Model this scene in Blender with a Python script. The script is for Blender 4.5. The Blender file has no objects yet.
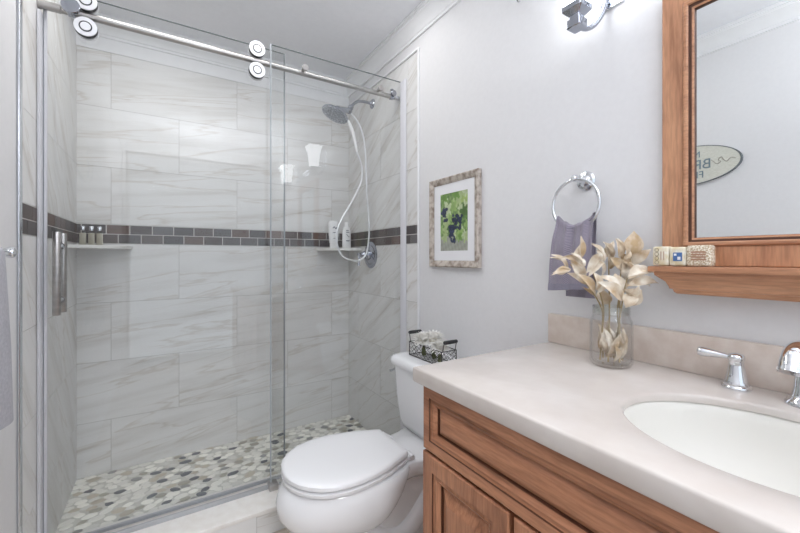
import bpy, bmesh, math, random
from mathutils import Vector, Matrix, Quaternion
R = math.radians
random.seed(7)
S = bpy.context.scene
COL = S.collection

# ------------------------------------------------------------------ camera, world, big lights, exposure
CAM_H = 1.157
YAW = R(32.0)
cam = bpy.data.cameras.new('camera')
camo = bpy.data.objects.new('camera', cam); COL.objects.link(camo)
camo.location = (0, 0, CAM_H)
camo.rotation_euler = (R(90), 0, -YAW)
cam.sensor_width = 36.0
cam.lens = 376.0 / 800.0 * 36.0
cam.shift_y = -(266.5 - 257.8) / 800.0
cam.clip_start = 0.01
S.camera = camo

S.view_settings.view_transform = 'Standard'
S.view_settings.look = 'None'
S.view_settings.gamma = 1.0
S.view_settings.exposure = 0.07
try: S.view_settings.use_curve_mapping = False
except Exception: pass

W = bpy.data.worlds.new('world'); S.world = W
W.use_nodes = True
W.node_tree.nodes['Background'].inputs[0].default_value = (0.80, 0.88, 1.0, 1)
W.node_tree.nodes['Background'].inputs[1].default_value = 1.0

def area(name, loc, rot, sx, sy, power, color=(1, 1, 1)):
    l = bpy.data.lights.new(name, 'AREA'); l.shape = 'RECTANGLE'; l.size = sx; l.size_y = sy
    l.energy = power; l.color = color
    o = bpy.data.objects.new(name, l); COL.objects.link(o); o.location = loc; o.rotation_euler = rot
    return o
# added fill light shining in through the made-up opening behind the camera
area('opening_fill_light', (0.366, -1.29, 1.20), (R(90), 0, 0), 1.48, 2.30, 4.0, (0.95, 0.97, 1.0))
# added unseen fill with a narrow spread, up behind the camera, tipped down
sb = area('down_fill_light', (-0.10, -1.00, 2.15), (R(47), 0, R(-6)), 0.50, 0.40, 2.0, (0.98, 0.985, 1.0))
sb.data.spread = R(50)
# added fill strip under the ceiling in front of the shower, no fitting
area('top_fill_light', (0.36, 1.53, 2.375), (0, 0, 0), 1.15, 0.15, 4.8, (1.0, 0.985, 0.97))
# small added fill that brightens the shower from above, out of view
area('shower_fill_light', (-0.03, 1.875, 2.375), (0, 0, 0), 0.50, 0.08, 2.2, (1.0, 0.985, 0.97))
# added fill behind the camera, turned up to bounce off the ceiling
area('bounce_fill_light', (0.36, -0.55, 1.75), (R(180), 0, 0), 0.50, 0.50, 24.5, (0.955, 0.968, 1.0))

# ------------------------------------------------------------------ materials
def mat(name, color=(.8, .8, .8), rough=.5, metal=0.0, spec=.5, **kw):
    m = bpy.data.materials.new(name); m.use_nodes = True
    b = m.node_tree.nodes['Principled BSDF']
    b.inputs['Base Color'].default_value = (*color, 1)
    b.inputs['Roughness'].default_value = rough
    b.inputs['Metallic'].default_value = metal
    b.inputs['Specular IOR Level'].default_value = spec
    for k, v in kw.items():
        b.inputs[k.replace('_', ' ')].default_value = v
    return m
def N(m, t, **p):
    n = m.node_tree.nodes.new(t)
    for k, v in p.items(): setattr(n, k, v)
    return n
def L(m, a, b): m.node_tree.links.new(a, b)
def ramp(m, stops):
    r = N(m, 'ShaderNodeValToRGB'); e = r.color_ramp.elements
    while len(e) > 1: e.remove(e[-1])
    e[0].position = stops[0][0]; e[0].color = (*stops[0][1], 1)
    for p, c in stops[1:]:
        x = e.new(p); x.color = (*c, 1)
    return r
def noise_mat(name, c1, c2, scale=20, rough=.5, stretch=(1, 1, 1), bump=0.0, detail=4, lo=.35, hi=.65, spec=.5, metal=0.0, bscale=None, distort=0.0):
    m = mat(name, c1, rough, metal, spec); b = m.node_tree.nodes['Principled BSDF']
    tc = N(m, 'ShaderNodeTexCoord'); mp = N(m, 'ShaderNodeMapping'); mp.inputs['Scale'].default_value = stretch
    L(m, tc.outputs['Object'], mp.inputs[0])
    n = N(m, 'ShaderNodeTexNoise'); n.inputs['Scale'].default_value = scale; n.inputs['Detail'].default_value = detail
    n.inputs['Distortion'].default_value = distort
    L(m, mp.outputs[0], n.inputs['Vector'])
    r = ramp(m, [(lo, c1), (hi, c2)]); L(m, n.outputs['Fac'], r.inputs[0]); L(m, r.outputs[0], b.inputs['Base Color'])
    if bump:
        bp = N(m, 'ShaderNodeBump'); bp.inputs['Strength'].default_value = bump; bp.inputs['Distance'].default_value = .002
        src = n
        if bscale:
            src = N(m, 'ShaderNodeTexNoise'); src.inputs['Scale'].default_value = bscale; src.inputs['Detail'].default_value = 2
            L(m, tc.outputs['Object'], src.inputs['Vector'])
        L(m, src.outputs['Fac'], bp.inputs['Height']); L(m, bp.outputs[0], b.inputs['Normal'])
    return m
def wood(name, axis, light=(.51, .240, .132), dark=(.14, .058, .030), mid=(.36, .156, .082), rough=.36):
    m = mat(name, light, rough, 0, .45); b = m.node_tree.nodes['Principled BSDF']
    tc = N(m, 'ShaderNodeTexCoord'); mp = N(m, 'ShaderNodeMapping')
    sc = [9.0, 9.0, 9.0]; sc['xyz'.index(axis)] = 0.9; mp.inputs['Scale'].default_value = sc
    L(m, tc.outputs['Object'], mp.inputs[0])
    n = N(m, 'ShaderNodeTexNoise'); n.inputs['Scale'].default_value = 3.0; n.inputs['Detail'].default_value = 6; n.inputs['Distortion'].default_value = .6
    L(m, mp.outputs[0], n.inputs['Vector'])
    r = ramp(m, [(.27, dark), (.40, mid), (.62, light)]); L(m, n.outputs['Fac'], r.inputs[0])
    n2 = N(m, 'ShaderNodeTexNoise'); n2.inputs['Scale'].default_value = 22.0; n2.inputs['Detail'].default_value = 3
    L(m, mp.outputs[0], n2.inputs['Vector'])
    r2 = ramp(m, [(.35, (.72, .70, .68)), (.6, (1, 1, 1))]); L(m, n2.outputs['Fac'], r2.inputs[0])
    mx = N(m, 'ShaderNodeMix', data_type='RGBA', blend_type='MULTIPLY'); mx.inputs[0].default_value = .8
    L(m, r.outputs[0], mx.inputs[6]); L(m, r2.outputs[0], mx.inputs[7]); L(m, mx.outputs[2], b.inputs['Base Color'])
    return m
def thin_glass(name, tint, rough=0.0, refl=1.0):
    m = bpy.data.materials.new(name); m.use_nodes = True
    nt = m.node_tree; nt.nodes.clear()
    out = N(m, 'ShaderNodeOutputMaterial'); t = N(m, 'ShaderNodeBsdfTransparent'); t.inputs[0].default_value = (*tint, 1)
    g = N(m, 'ShaderNodeBsdfGlossy'); g.inputs['Roughness'].default_value = rough
    geo = N(m, 'ShaderNodeNewGeometry'); fr = N(m, 'ShaderNodeFresnel')
    mr = N(m, 'ShaderNodeMapRange'); mr.inputs['To Min'].default_value = 1.5; mr.inputs['To Max'].default_value = 1 / 1.5
    L(m, geo.outputs['Backfacing'], mr.inputs['Value']); L(m, mr.outputs[0], fr.inputs['IOR'])
    mu = N(m, 'ShaderNodeMath', operation='MULTIPLY'); mu.inputs[1].default_value = refl
    L(m, fr.outputs[0], mu.inputs[0])
    mx = N(m, 'ShaderNodeMixShader'); L(m, mu.outputs[0], mx.inputs[0]); L(m, t.outputs[0], mx.inputs[1]); L(m, g.outputs[0], mx.inputs[2])
    L(m, mx.outputs[0], out.inputs['Surface'])
    return m
def attr_mat(name, rough=.5, spec=.5, bump=0, bscale=300):
    m = mat(name, (1, 1, 1), rough, 0, spec); b = m.node_tree.nodes['Principled BSDF']
    a = N(m, 'ShaderNodeAttribute'); a.attribute_name = 'Col'; L(m, a.outputs['Color'], b.inputs['Base Color'])
    return m
def petal_mat(name, color, thr):
    m = mat(name, color, .8, 0, .2); b = m.node_tree.nodes['Principled BSDF']; out = m.node_tree.nodes['Material Output']
    tr = N(m, 'ShaderNodeBsdfTranslucent'); tr.inputs[0].default_value = (*color, 1)
    mx = N(m, 'ShaderNodeMixShader'); mx.inputs[0].default_value = thr
    L(m, b.outputs[0], mx.inputs[1]); L(m, tr.outputs[0], mx.inputs[2]); L(m, mx.outputs[0], out.inputs['Surface'])
    return m
def tile_mat():
    m = mat('striated_porcelain', (.8, .8, .8), .42, 0, .35); b = m.node_tree.nodes['Principled BSDF']
    a = N(m, 'ShaderNodeAttribute'); a.attribute_name = 'vein'
    n = N(m, 'ShaderNodeTexNoise'); n.inputs['Scale'].default_value = 1.0; n.inputs['Detail'].default_value = 7; n.inputs['Roughness'].default_value = .58
    n.inputs['Distortion'].default_value = .35
    L(m, a.outputs['Vector'], n.inputs['Vector'])
    # soft cloudy ground and thin dark veins
    r = ramp(m, [(.26, (.61, .585, .555)), (.38, (.70, .69, .672)), (.50, (.765, .76, .75)), (.72, (.80, .797, .79))])
    L(m, n.outputs['Fac'], r.inputs[0])
    n2 = N(m, 'ShaderNodeTexNoise'); n2.inputs['Scale'].default_value = .55; n2.inputs['Detail'].default_value = 5; n2.inputs['Distortion'].default_value = .5
    mp = N(m, 'ShaderNodeVectorMath', operation='ADD'); mp.inputs[1].default_value = (13.1, 4.7, 9.2)
    L(m, a.outputs['Vector'], mp.inputs[0]); L(m, mp.outputs[0], n2.inputs['Vector'])
    v = ramp(m, [(.487, (1, 1, 1)), (.498, (.74, .69, .63)), (.505, (.87, .845, .81)), (.523, (1, 1, 1))])
    L(m, n2.outputs['Fac'], v.inputs[0])
    mx = N(m, 'ShaderNodeMix', data_type='RGBA', blend_type='MULTIPLY'); mx.inputs[0].default_value = .65
    L(m, r.outputs[0], mx.inputs[6]); L(m, v.outputs[0], mx.inputs[7]); L(m, mx.outputs[2], b.inputs['Base Color'])
    return m

M = {}
M['paint'] = noise_mat('wall_paint', (.765, .762, .770), (.78, .777, .785), 60, .62, bump=.03, spec=.3, bscale=420)
M['ceil'] = noise_mat('ceiling_paint', (.86, .87, .90), (.88, .89, .92), 40, .8, spec=.2)
M['trim'] = noise_mat('white_trim_paint', (.84, .845, .855), (.86, .865, .875), 30, .4)
M['tile'] = tile_mat()
M['grout'] = noise_mat('grout', (.46, .45, .43), (.52, .51, .49), 90, .9, spec=.2)
M['grout_light'] = noise_mat('grout_light', (.70, .68, .64), (.76, .74, .70), 90, .9, spec=.2)
M['slate'] = attr_mat('slate_mosaic', .5)
M['pebble'] = attr_mat('pebble_stone', .45)
M['curbstone'] = noise_mat('cream_stone', (.78, .75, .71), (.84, .82, .79), 25, .35)
M['floor'] = noise_mat('wood_look_floor', (.52, .45, .38), (.72, .65, .57), 7, .45, stretch=(1, 7, 1))
M['chrome'] = mat('chrome', (.80, .82, .85), .07, 1.0)
M['steel'] = noise_mat('brushed_steel', (.42, .405, .395), (.50, .485, .475), 60, .3, stretch=(.2, 1, 1), metal=1.0)
M['fixture'] = mat('shower_chrome', (.40, .42, .47), .12, 1.0)
M['darkmetal'] = mat('dark_rubber', (.035, .035, .04), .5)
M['alu'] = mat('aluminium', (.50, .51, .53), .38, .6)
M['trimmetal'] = mat('polished_edge_metal', (.62, .64, .68), .22, 1.0)
M['glass'] = thin_glass('shower_glass', (.985, .992, .992), 0.0, 1.0)
M['glassedge'] = mat('glass_edge', (.42, .45, .475), .2, 0, .6)
M['palechannel'] = mat('pale_wall_channel', (.74, .74, .78), .35)
M['glasstop'] = mat('glass_top_edge', (.16, .19, .20), .2, 0, .5)
M['rollermetal'] = mat('satin_roller_metal', (.84, .85, .88), .42, .75)
M['sealplastic'] = mat('pale_seal', (.66, .665, .70), .35, 0)
M['jarglass'] = thin_glass('jar_glass', (.994, .995, .993), 0.0, 1.4)
M['jarrim'] = thin_glass('jar_rim_glass', (.93, .94, .92), 0.0, 3.0)
M['porcelain'] = mat('white_porcelain', (.84, .845, .86), .10, 0, .5)
M['seatplastic'] = mat('white_seat_plastic', (.83, .835, .85), .13, 0, .5)
M['basin'] = mat('biscuit_porcelain', (.76, .745, .70), .45, 0, .4)
M['counter'] = noise_mat('cultured_marble', (.60, .545, .505), (.665, .62, .585), 9, .22, detail=6, lo=.35, hi=.7, spec=.45)
M['splash'] = noise_mat('cultured_marble_splash', (.66, .56, .49), (.77, .69, .625), 24, .28, detail=6, lo=.35, hi=.7)
M['wood_y'] = wood('stained_maple_along', 'y')
M['wood_z'] = wood('stained_maple_upright', 'z')
M['wood_my'] = wood('stained_maple_mirror_along', 'y', (.60, .315, .18), (.33, .150, .08), (.49, .24, .135), .32)
M['wood_mz'] = wood('stained_maple_mirror_upright', 'z', (.60, .315, .18), (.40, .19, .105), (.51, .255, .145), .32)
M['glaze'] = mat('dark_glaze', (.085, .030, .014), .5)
M['mirror'] = mat('mirror_silver', (.88, .90, .90), .005, 1.0)
M['shade'] = mat('frosted_lamp_glass', (.9, .9, .9), .5, 0, .3, Emission_Color=(.93, .96, 1.0, 1), Emission_Strength=5.0)
M['frame'] = noise_mat('weathered_frame', (.26, .205, .165), (.58, .52, .46), 40, .7, stretch=(1, 1, 1), detail=8, lo=.34, hi=.58)
M['mat_board'] = mat('white_mat_board', (.85, .85, .87), .9, 0, .1)
M['print'] = attr_mat('grape_print', .35)
M['towel'] = None
def cloth(name, c1, c2, scale):
    m = mat(name, c1, .95, 0, .1, Sheen_Weight=.4); b = m.node_tree.nodes['Principled BSDF']
    a = N(m, 'ShaderNodeAttribute'); a.attribute_name = 'UVMap'
    ck = N(m, 'ShaderNodeTexWave', wave_type='BANDS', bands_direction='DIAGONAL'); ck.inputs['Scale'].default_value = scale; ck.inputs['Distortion'].default_value = 1.2
    ck.inputs['Detail'].default_value = 1; ck.inputs['Detail Scale'].default_value = 3
    tc = N(m, 'ShaderNodeTexCoord'); L(m, tc.outputs['Object'], ck.inputs['Vector'])
    r = ramp(m, [(.2, c1), (.8, c2)]); L(m, ck.outputs['Fac'], r.inputs[0]); L(m, r.outputs[0], b.inputs['Base Color'])
    bp = N(m, 'ShaderNodeBump'); bp.inputs['Strength'].default_value = .5; bp.inputs['Distance'].default_value = .002
    L(m, ck.outputs['Fac'], bp.inputs['Height']); L(m, bp.outputs[0], b.inputs['Normal'])
    return m
M['towel'] = cloth('purple_grey_towel', (.17, .148, .195), (.43, .39, .465), 110)
M['towel_band'] = noise_mat('towel_hem', (.24, .225, .285), (.28, .265, .33), 200, .95)
M['towel2'] = noise_mat('pale_grey_towel', (.42, .42, .46), (.50, .50, .54), 160, .95, bump=.4)
M['leaf'] = noise_mat('dried_leaf', (.56, .41, .25), (.92, .86, .75), 26, .75, spec=.2, detail=3)
M['stem'] = mat('dried_stem', (.42, .32, .17), .8)
M['wire'] = mat('dark_wire', (.06, .055, .055), .5, .6)
M['grip'] = mat('black_wood_grip', (.018, .018, .02), .45)
M['petal'] = petal_mat('white_petal', (.95, .94, .91), .45)
M['petalcore'] = mat('petal_core', (.84, .80, .68), .9)
M['green'] = mat('flower_stem_green', (.13, .15, .06), .7)
M['whitebottle'] = mat('white_bottle_plastic', (.93, .93, .93), .25)
M['greyprint'] = mat('grey_print', (.16, .17, .20), .6)
M['clearbottle'] = thin_glass('small_bottle_glass', (.90, .90, .86), 0, 1.3)
M['lotion'] = mat('pale_lotion', (.56, .53, .45), .4)
M['shelfstone'] = mat('shelf_stone', (.76, .75, .72), .35)
M['headface'] = noise_mat('shower_face', (.20, .22, .26), (.62, .65, .70), 150, .3, detail=0, lo=.5, hi=.56)
M['hose'] = mat('metal_hose', (.80, .81, .83), .3, .6)
M['sign'] = noise_mat('cream_sign_board', (.62, .62, .54), (.72, .72, .65), 30, .7, stretch=(1, 3, 14))
M['signedge'] = mat('sign_rim', (.16, .18, .19), .6)
M['signink'] = mat('sign_blue_grey_letter', (.20, .27, .31), .7)
M['signgold'] = mat('sign_tan_scroll', (.46, .44, .38), .7)
M['soap'] = noise_mat('cream_soap_paper', (.66, .56, .35), (.82, .79, .70), 60, .6, detail=3)
M['soap_tan'] = noise_mat('patterned_soap_paper', (.50, .38, .25), (.80, .74, .62), 280, .6, detail=1, lo=.46, hi=.54)
M['soap_dark'] = mat('soap_fold_brown', (.19, .13, .07), .7)
M['soap_blue'] = mat('soap_label_blue', (.07, .16, .38), .6)
M['soap_brown'] = mat('soap_label_brown', (.42, .23, .15), .6)
M['white_ink'] = mat('white_ink', (.8, .8, .8), .6)
M['added_window_pane'] = thin_glass('added_window_glass', (.96, .97, .97))  # pane for the added opening behind the camera

# ------------------------------------------------------------------ mesh builder
class MB:
    def __init__(s): s.bm = bmesh.new()
    def box(s, x0, x1, y0, y1, z0, z1, bevel=0, seg=2, mi=0):
        ps = [(x, y, z) for x in (x0, x1) for y in (y0, y1) for z in (z0, z1)]
        v = [s.bm.verts.new(p) for p in ps]
        F = [(0, 1, 3, 2), (4, 6, 7, 5), (0, 4, 5, 1), (2, 3, 7, 6), (0, 2, 6, 4), (1, 5, 7, 3)]
        fs = [s.bm.faces.new([v[i] for i in f]) for f in F]
        for f in fs: f.material_index = mi
        if bevel:
            es = list({e for f in fs for e in f.edges})
            r = bmesh.ops.bevel(s.bm, geom=es, offset=bevel, segments=seg, affect='EDGES', profile=.5)
            for f in r['faces']: f.material_index = mi
        return s
    def rings(s, rings, cap0=True, cap1=True, closed=True, mi=0):
        """loft a list of equal-length point rings"""
        V = [[s.bm.verts.new(p) for p in r] for r in rings]
        n = len(V[0])
        for a, b in zip(V[:-1], V[1:]):
            for i in range(n if closed else n - 1):
                j = (i + 1) % n
                try:
                    f = s.bm.faces.new((a[i], a[j], b[j], b[i])); f.material_index = mi
                except ValueError: pass
        if cap0:
            f = s.bm.faces.new(list(reversed(V[0]))); f.material_index = mi
        if cap1:
            f = s.bm.faces.new(V[-1]); f.material_index = mi
        return s
    def lathe(s, prof, c=(0, 0, 0), axis=(0, 0, 1), n=24, mi=0, cap0=True, cap1=True):
        """prof: (radius, height) pairs along axis"""
        q = Vector((0, 0, 1)).rotation_difference(Vector(axis).normalized())
        c = Vector(c)
        rs = [[c + q @ Vector((max(r, 1e-5) * math.cos(2 * math.pi * k / n), max(r, 1e-5) * math.sin(2 * math.pi * k / n), h)) for k in range(n)] for r, h in prof]
        return s.rings(rs, cap0, cap1, True, mi)
    def tube(s, pts, r, n=10, mi=0, smooth=0, cap=True, flat=1.0):
        P = [Vector(p) for p in pts]
        rr = list(r) if isinstance(r, (list, tuple)) else [r] * len(P)
        if smooth:
            Q = []; q = []
            for i in range(len(P) - 1):
                p0 = P[max(i - 1, 0)]; p1 = P[i]; p2 = P[i + 1]; p3 = P[min(i + 2, len(P) - 1)]
                for k in range(smooth):
                    t = k / smooth
                    Q.append(.5 * ((2 * p1) + (p2 - p0) * t + (2 * p0 - 5 * p1 + 4 * p2 - p3) * t * t + (3 * p1 - p0 - 3 * p2 + p3) * t ** 3))
                    q.append(rr[i] * (1 - t) + rr[i + 1] * t)
            Q.append(P[-1]); q.append(rr[-1]); P = Q; rr = q
        up = None; rings = []
        for i, p in enumerate(P):
            d = (P[min(i + 1, len(P) - 1)] - P[max(i - 1, 0)]).normalized()
            if up is None:
                up = Vector((0, 0, 1)) if abs(d.z) < .9 else Vector((1, 0, 0))
            a = d.cross(up).normalized(); up = a.cross(d).normalized()
            rings.append([p + (a * math.cos(2 * math.pi * k / n) + up * math.sin(2 * math.pi * k / n) * flat) * rr[i] for k in range(n)])
        return s.rings(rings, cap, cap, True, mi)
    def torus(s, c, R_, r, axis=(1, 0, 0), N_=48, n=12, mi=0, a0=0, a1=2 * math.pi):
        q = Vector((0, 0, 1)).rotation_difference(Vector(axis).normalized()); c = Vector(c)
        V = []
        for i in range(N_):
            a = 2 * math.pi * i / N_
            V.append([s.bm.verts.new(c + q @ Vector(((R_ + r * math.cos(2 * math.pi * k / n)) * math.cos(a), (R_ + r * math.cos(2 * math.pi * k / n)) * math.sin(a), r * math.sin(2 * math.pi * k / n)))) for k in range(n)])
        for i in range(N_):
            for k in range(n):
                f = s.bm.faces.new((V[i][k], V[(i + 1) % N_][k], V[(i + 1) % N_][(k + 1) % n], V[i][(k + 1) % n])); f.material_index = mi
        return s
    def nested(s, fn, u0, u1, v0, v1, prof, fill=True, mis=None, fmi=0):
        """concentric rectangles: prof = (inset, height); fn maps (u, v, h) to a point"""
        V = []
        for ins, h in prof:
            V.append([s.bm.verts.new(fn(u, v, h)) for u, v in ((u0 + ins, v0 + ins), (u1 - ins, v0 + ins), (u1 - ins, v1 - ins), (u0 + ins, v1 - ins))])
        for k, (a, b) in enumerate(zip(V[:-1], V[1:])):
            for i in range(4):
                j = (i + 1) % 4
                f = s.bm.faces.new((a[i], a[j], b[j], b[i])); f.material_index = mis[k] if mis else 0
        if fill:
            f = s.bm.faces.new(V[-1]); f.material_index = fmi
        return s
    def build(s, name, m, parent=None, base=None, smooth=35, recalc=True):
        if recalc: bmesh.ops.recalc_face_normals(s.bm, faces=s.bm.faces)
        off = Vector((0, 0, 0))
        if parent is not None: off = world_loc(parent)
        elif base is not None: off = Vector(base)
        if off.length: bmesh.ops.translate(s.bm, verts=s.bm.verts, vec=-off)
        me = bpy.data.meshes.new(name); s.bm.to_mesh(me); s.bm.free()
        for x in (m if isinstance(m, (list, tuple)) else [m]): me.materials.append(x)
        if smooth:
            me.polygons.foreach_set('use_smooth', [True] * len(me.polygons)); me.set_sharp_from_angle(angle=R(smooth))
        o = bpy.data.objects.new(name, me); COL.objects.link(o)
        if parent is not None: o.parent = parent
        elif base is not None: o.location = base
        return o
def world_loc(o):
    v = Vector((0, 0, 0))
    while o is not None:
        v += o.location; o = o.parent
    return v
def tag(o, label, cat, group=None):
    o['label'] = label; o['category'] = cat
    if group: o['group'] = group
    return o
def thing(name, loc, label, cat, group=None):
    o = bpy.data.objects.new(name, None); COL.objects.link(o); o.location = loc; o.empty_display_size = .05
    return tag(o, label, cat, group)
def struct(o): o['kind'] = 'structure'; return o
def copy_tree(o, parent=None):
    c = o.copy(); COL.objects.link(c)
    if parent is not None: c.parent = parent
    for ch in list(o.children): copy_tree(ch, c)
    return c

# ------------------------------------------------------------------ the room
XL, XR = -0.379, 1.11           # left and right walls
YB, YF = 2.464, -1.20           # shower back wall, wall behind the camera
ZC = 2.385                      # ceiling
YT = 1.595                      # where the wall tile starts
ZT = 2.227                      # top of the wall tile
CURB_Y0, CURB_Y1, CURB_Z = 1.62, 1.865, 0.11
SF = 0.042                      # shower floor height
TH = .002                       # tile thickness

struct(MB().box(XL - .1, XR + .1, YF - .1, CURB_Y0 + .02, -.1, 0).build('floor', M['floor'], smooth=0))
struct(MB().box(XL - .1, XR + .1, YF - .1, YB + .1, ZC, ZC + .1).build('ceiling', M['ceil'], smooth=0))
struct(MB().box(XR, XR + .1, YF, YB + .1, -.1, ZC).build('wall_right', M['paint'], smooth=0))
struct(MB().box(XL - .1, XL, YF, YB + .1, -.1, ZC).build('wall_left', M['paint'], smooth=0))
struct(MB().box(XL, XR, YB + .006, YB + .1, -.1, ZC).build('wall_back', M['trim'], smooth=0))
# wall behind the camera; its opening is added to let fill light in
w = MB()
wx0, wx1, wz0, wz1 = -.345, 1.076, .05, 2.27
w.box(XL, wx0, YF - .1, YF, -.1, ZC); w.box(wx1, XR, YF - .1, YF, -.1, ZC)
w.box(wx0, wx1, YF - .1, YF, -.1, wz0); w.box(wx0, wx1, YF - .1, YF, wz1, ZC)
struct(w.build('wall_front', M['paint'], smooth=0))
wf = struct(MB().nested(lambda u, v, h: (u, YF + h, v), wx0 - .03, wx1 + .03, wz0 - .03, wz1 + .03, [(0, 0), (0, .012), (.03, .012), (.03, -.08), (.045, -.08), (.045, -.05), (.06, -.05), (.06, -.07)], fill=False).build('added_window_1', M['trim'], smooth=0))  # frame of the added, unseen light opening
MB().box(wx0 + .02, wx1 - .02, YF - .066, YF - .062, wz0 + .02, wz1 - .02).build('added_window_pane', M['added_window_pane'], wf, smooth=0)

# crown moulding: profile (out from wall, down from ceiling)
CR = [(0, -.090), (.010, -.090), (.010, -.078), (.015, -.074), (.018, -.066), (.030, -.048), (.046, -.032), (.056, -.026), (.058, -.016), (.066, -.014), (.066, 0)]
def crown(name, a, b, inward):
    a, b, n = Vector(a), Vector(b), Vector(inward)
    d = (b - a).normalized(); V = []
    m = MB(); r0 = []; r1 = []
    for o_, z in CR:      # mitred at both ends
        r0.append(a + d * o_ + n * o_ + Vector((0, 0, z))); r1.append(b - d * o_ + n * o_ + Vector((0, 0, z)))
    m.rings([r0, r1], False, False, closed=False)
    return struct(m.build(name, M['trim'], smooth=25))
crown('trim_1', (XR, YF, ZC), (XR, YB, ZC), (-1, 0, 0))
crown('trim_2', (XR, YB, ZC), (XL, YB, ZC), (0, -1, 0))
crown('trim_3', (XL, YB, ZC), (XL, YF, ZC), (1, 0, 0))
crown('trim_4', (XL, YF, ZC), (XR, YF, ZC), (0, 1, 0))
# edge trims where the tile stops
struct(MB().box(XR - .010, XR - .0001, YT - .011, YT, 0, ZT + .010, .003).build('trim_5', M['trim']))
struct(MB().box(XR - .012, XR - .0001, YT, YB, ZT, ZT + .010, .003).build('trim_6', M['trim']))
struct(MB().box(XL + .0001, XL + .008, YT - .026, YT, 0, ZT + .012, .003, 3).build('trim_7', M['trimmetal']))
bb = MB().box(XR - .014, XR, .82, YT - .012, 0, .10, .004)
struct(bb.build('baseboard_right', M['trim']))
bb = MB().box(XL, XL + .014, YF, YT - .024, 0, .10, .004)
struct(bb.build('baseboard_left', M['trim']))

# ------------------------------------------------------------------ wall tile
def tiles(name, fn, u0, u1, courses, joints, ang, seed, struct_=True):
    """fn(u, z, h); courses [(z0, z1, phase)]; vein direction stored per corner"""
    rnd = random.Random(seed); m = MB(); bm = m.bm
    lay = bm.loops.layers.float_vector.new('vein')
    g = .0012; ca, sa = math.cos(ang), math.sin(ang)
    def face(pts, uv, off, mi):
        vs = [bm.verts.new(p) for p in pts]; f = bm.faces.new(vs); f.material_index = mi
        for l, (u, z) in zip(f.loops, uv):
            l[lay] = ((u * ca + z * sa) * 1.5 + off[0], (-u * sa + z * ca) * 13.0 + off[1], off[2])
        return f
    for z0, z1, ph in courses:
        e = [x for x in (ph + .61 * k for k in range(-9, 9)) if u0 + .01 < x < u1 - .01]
        ed = [u0] + e + [u1]
        for a, b in zip(ed[:-1], ed[1:]):
            off = (rnd.uniform(0, 40), rnd.uniform(0, 40), rnd.uniform(0, 40))
            A, B, C, D = (a + g, z0 + g), (b - g, z0 + g), (b - g, z1 - g), (a + g, z1 - g)
            top = [A, B, C, D]
            face([fn(u, z, 0) for u, z in top], top, off, 0)
            low = [(a, z0), (b, z0), (b, z1), (a, z1)]
            for i in range(4):
                j = (i + 1) % 4
                face([fn(*top[i], 0), fn(*top[j], 0), fn(*top[j], -.0012), fn(*top[i], -.0012)], [top[i], top[j], top[j], top[i]], off, 0)
                face([fn(*top[i], -.0012), fn(*top[j], -.0012), fn(*low[j], -.0012), fn(*low[i], -.0012)], [top[i]] * 4, off, 1)
    return struct(m.build(name, [M['tile'], M['grout']], smooth=0, recalc=False))
ZS = [SF - .02, .315, .620, .925, 1.230]
ZU = [1.331, 1.629, 1.936, ZT]
def courses(pa, pb):
    c = []
    for i in range(4): c.append((ZS[i], ZS[i + 1], pa if i % 2 == 0 else pb))
    for i in range(3): c.append((ZU[i], ZU[i + 1], pa if i % 2 == 0 else pb))
    return c
tiles('wall_back_tile', lambda u, z, h: (u, YB - h, z), XL, XR, courses(-.239, .067), None, R(7), 3)
# right wall tile is flush with the paint: it stands TH proud, seen behind the white bead
tiles('wall_right_tile', lambda u, z, h: (XR - TH - h, u, z), YT, YB, courses(2.302, 1.997), None, R(-33), 5)
tiles('wall_left_tile', lambda u, z, h: (XL + TH + h, u, z), YT, YB, courses(2.16, 1.86), None, R(-50), 9)
# two-course slate mosaic band
def band(name, fn, u0, u1, seed):
    rnd = random.Random(seed); m = MB(); bm = m.bm; lay = bm.loops.layers.float_color.new('Col')
    g = .002; L_ = .100
    zz = [1.231, 1.2805, 1.330]
    for row in range(2):
        u = u0 - (L_ / 2 if row else 0) - .03
        while u < u1:
            a, b = max(u, u0), min(u + L_, u1); u += L_
            if b - a < .006: continue
            t = rnd.random()
            if t < .5: c = (.098, .086, .086)
            elif t < .78: c = (.110, .086, .080)
            elif t < .9: c = (.135, .090, .076)
            else: c = (.125, .115, .117)
            k = rnd.uniform(.8, 1.2); c = tuple(x * k for x in c) + (1,)
            z0, z1 = zz[row], zz[row + 1]
            q = [(a + g, z0 + g), (b - g, z0 + g), (b - g, z1 - g), (a + g, z1 - g)]
            lo = [(a, z0), (b, z0), (b, z1), (a, z1)]
            fs = [[fn(x, z, .001) for x, z in q]]
            for i in range(4):
                j = (i + 1) % 4
                fs.append([fn(*q[i], .001), fn(*q[j], .001), fn(*q[j], -.0008), fn(*q[i], -.0008)])
            for p in fs:
                f = bm.faces.new([bm.verts.new(x) for x in p]); f.material_index = 0
                for l in f.loops: l[lay] = c
            for i in range(4):
                j = (i + 1) % 4
                f = bm.faces.new([bm.verts.new(x) for x in (fn(*q[i], -.0008), fn(*q[j], -.0008), fn(*lo[j], -.0008), fn(*lo[i], -.0008))]); f.material_index = 1
    return struct(m.build(name, [M['slate'], M['grout_light']], smooth=0, recalc=False))
band('trim_8', lambda u, z, h: (u, YB - h, z), XL, XR, 1)
band('trim_9', lambda u, z, h: (XR - TH - h, u, z), YT, YB, 2)
band('trim_10', lambda u, z, h: (XL + TH + h, u, z), YT, YB, 3)
# painted strip above the tile on the back wall is wall_back itself, brought flush
struct(MB().box(XL, XR, YB - .003, YB + .007, ZT, ZC - .05).build('wall_back_plaster', M['trim'], smooth=0))

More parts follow.
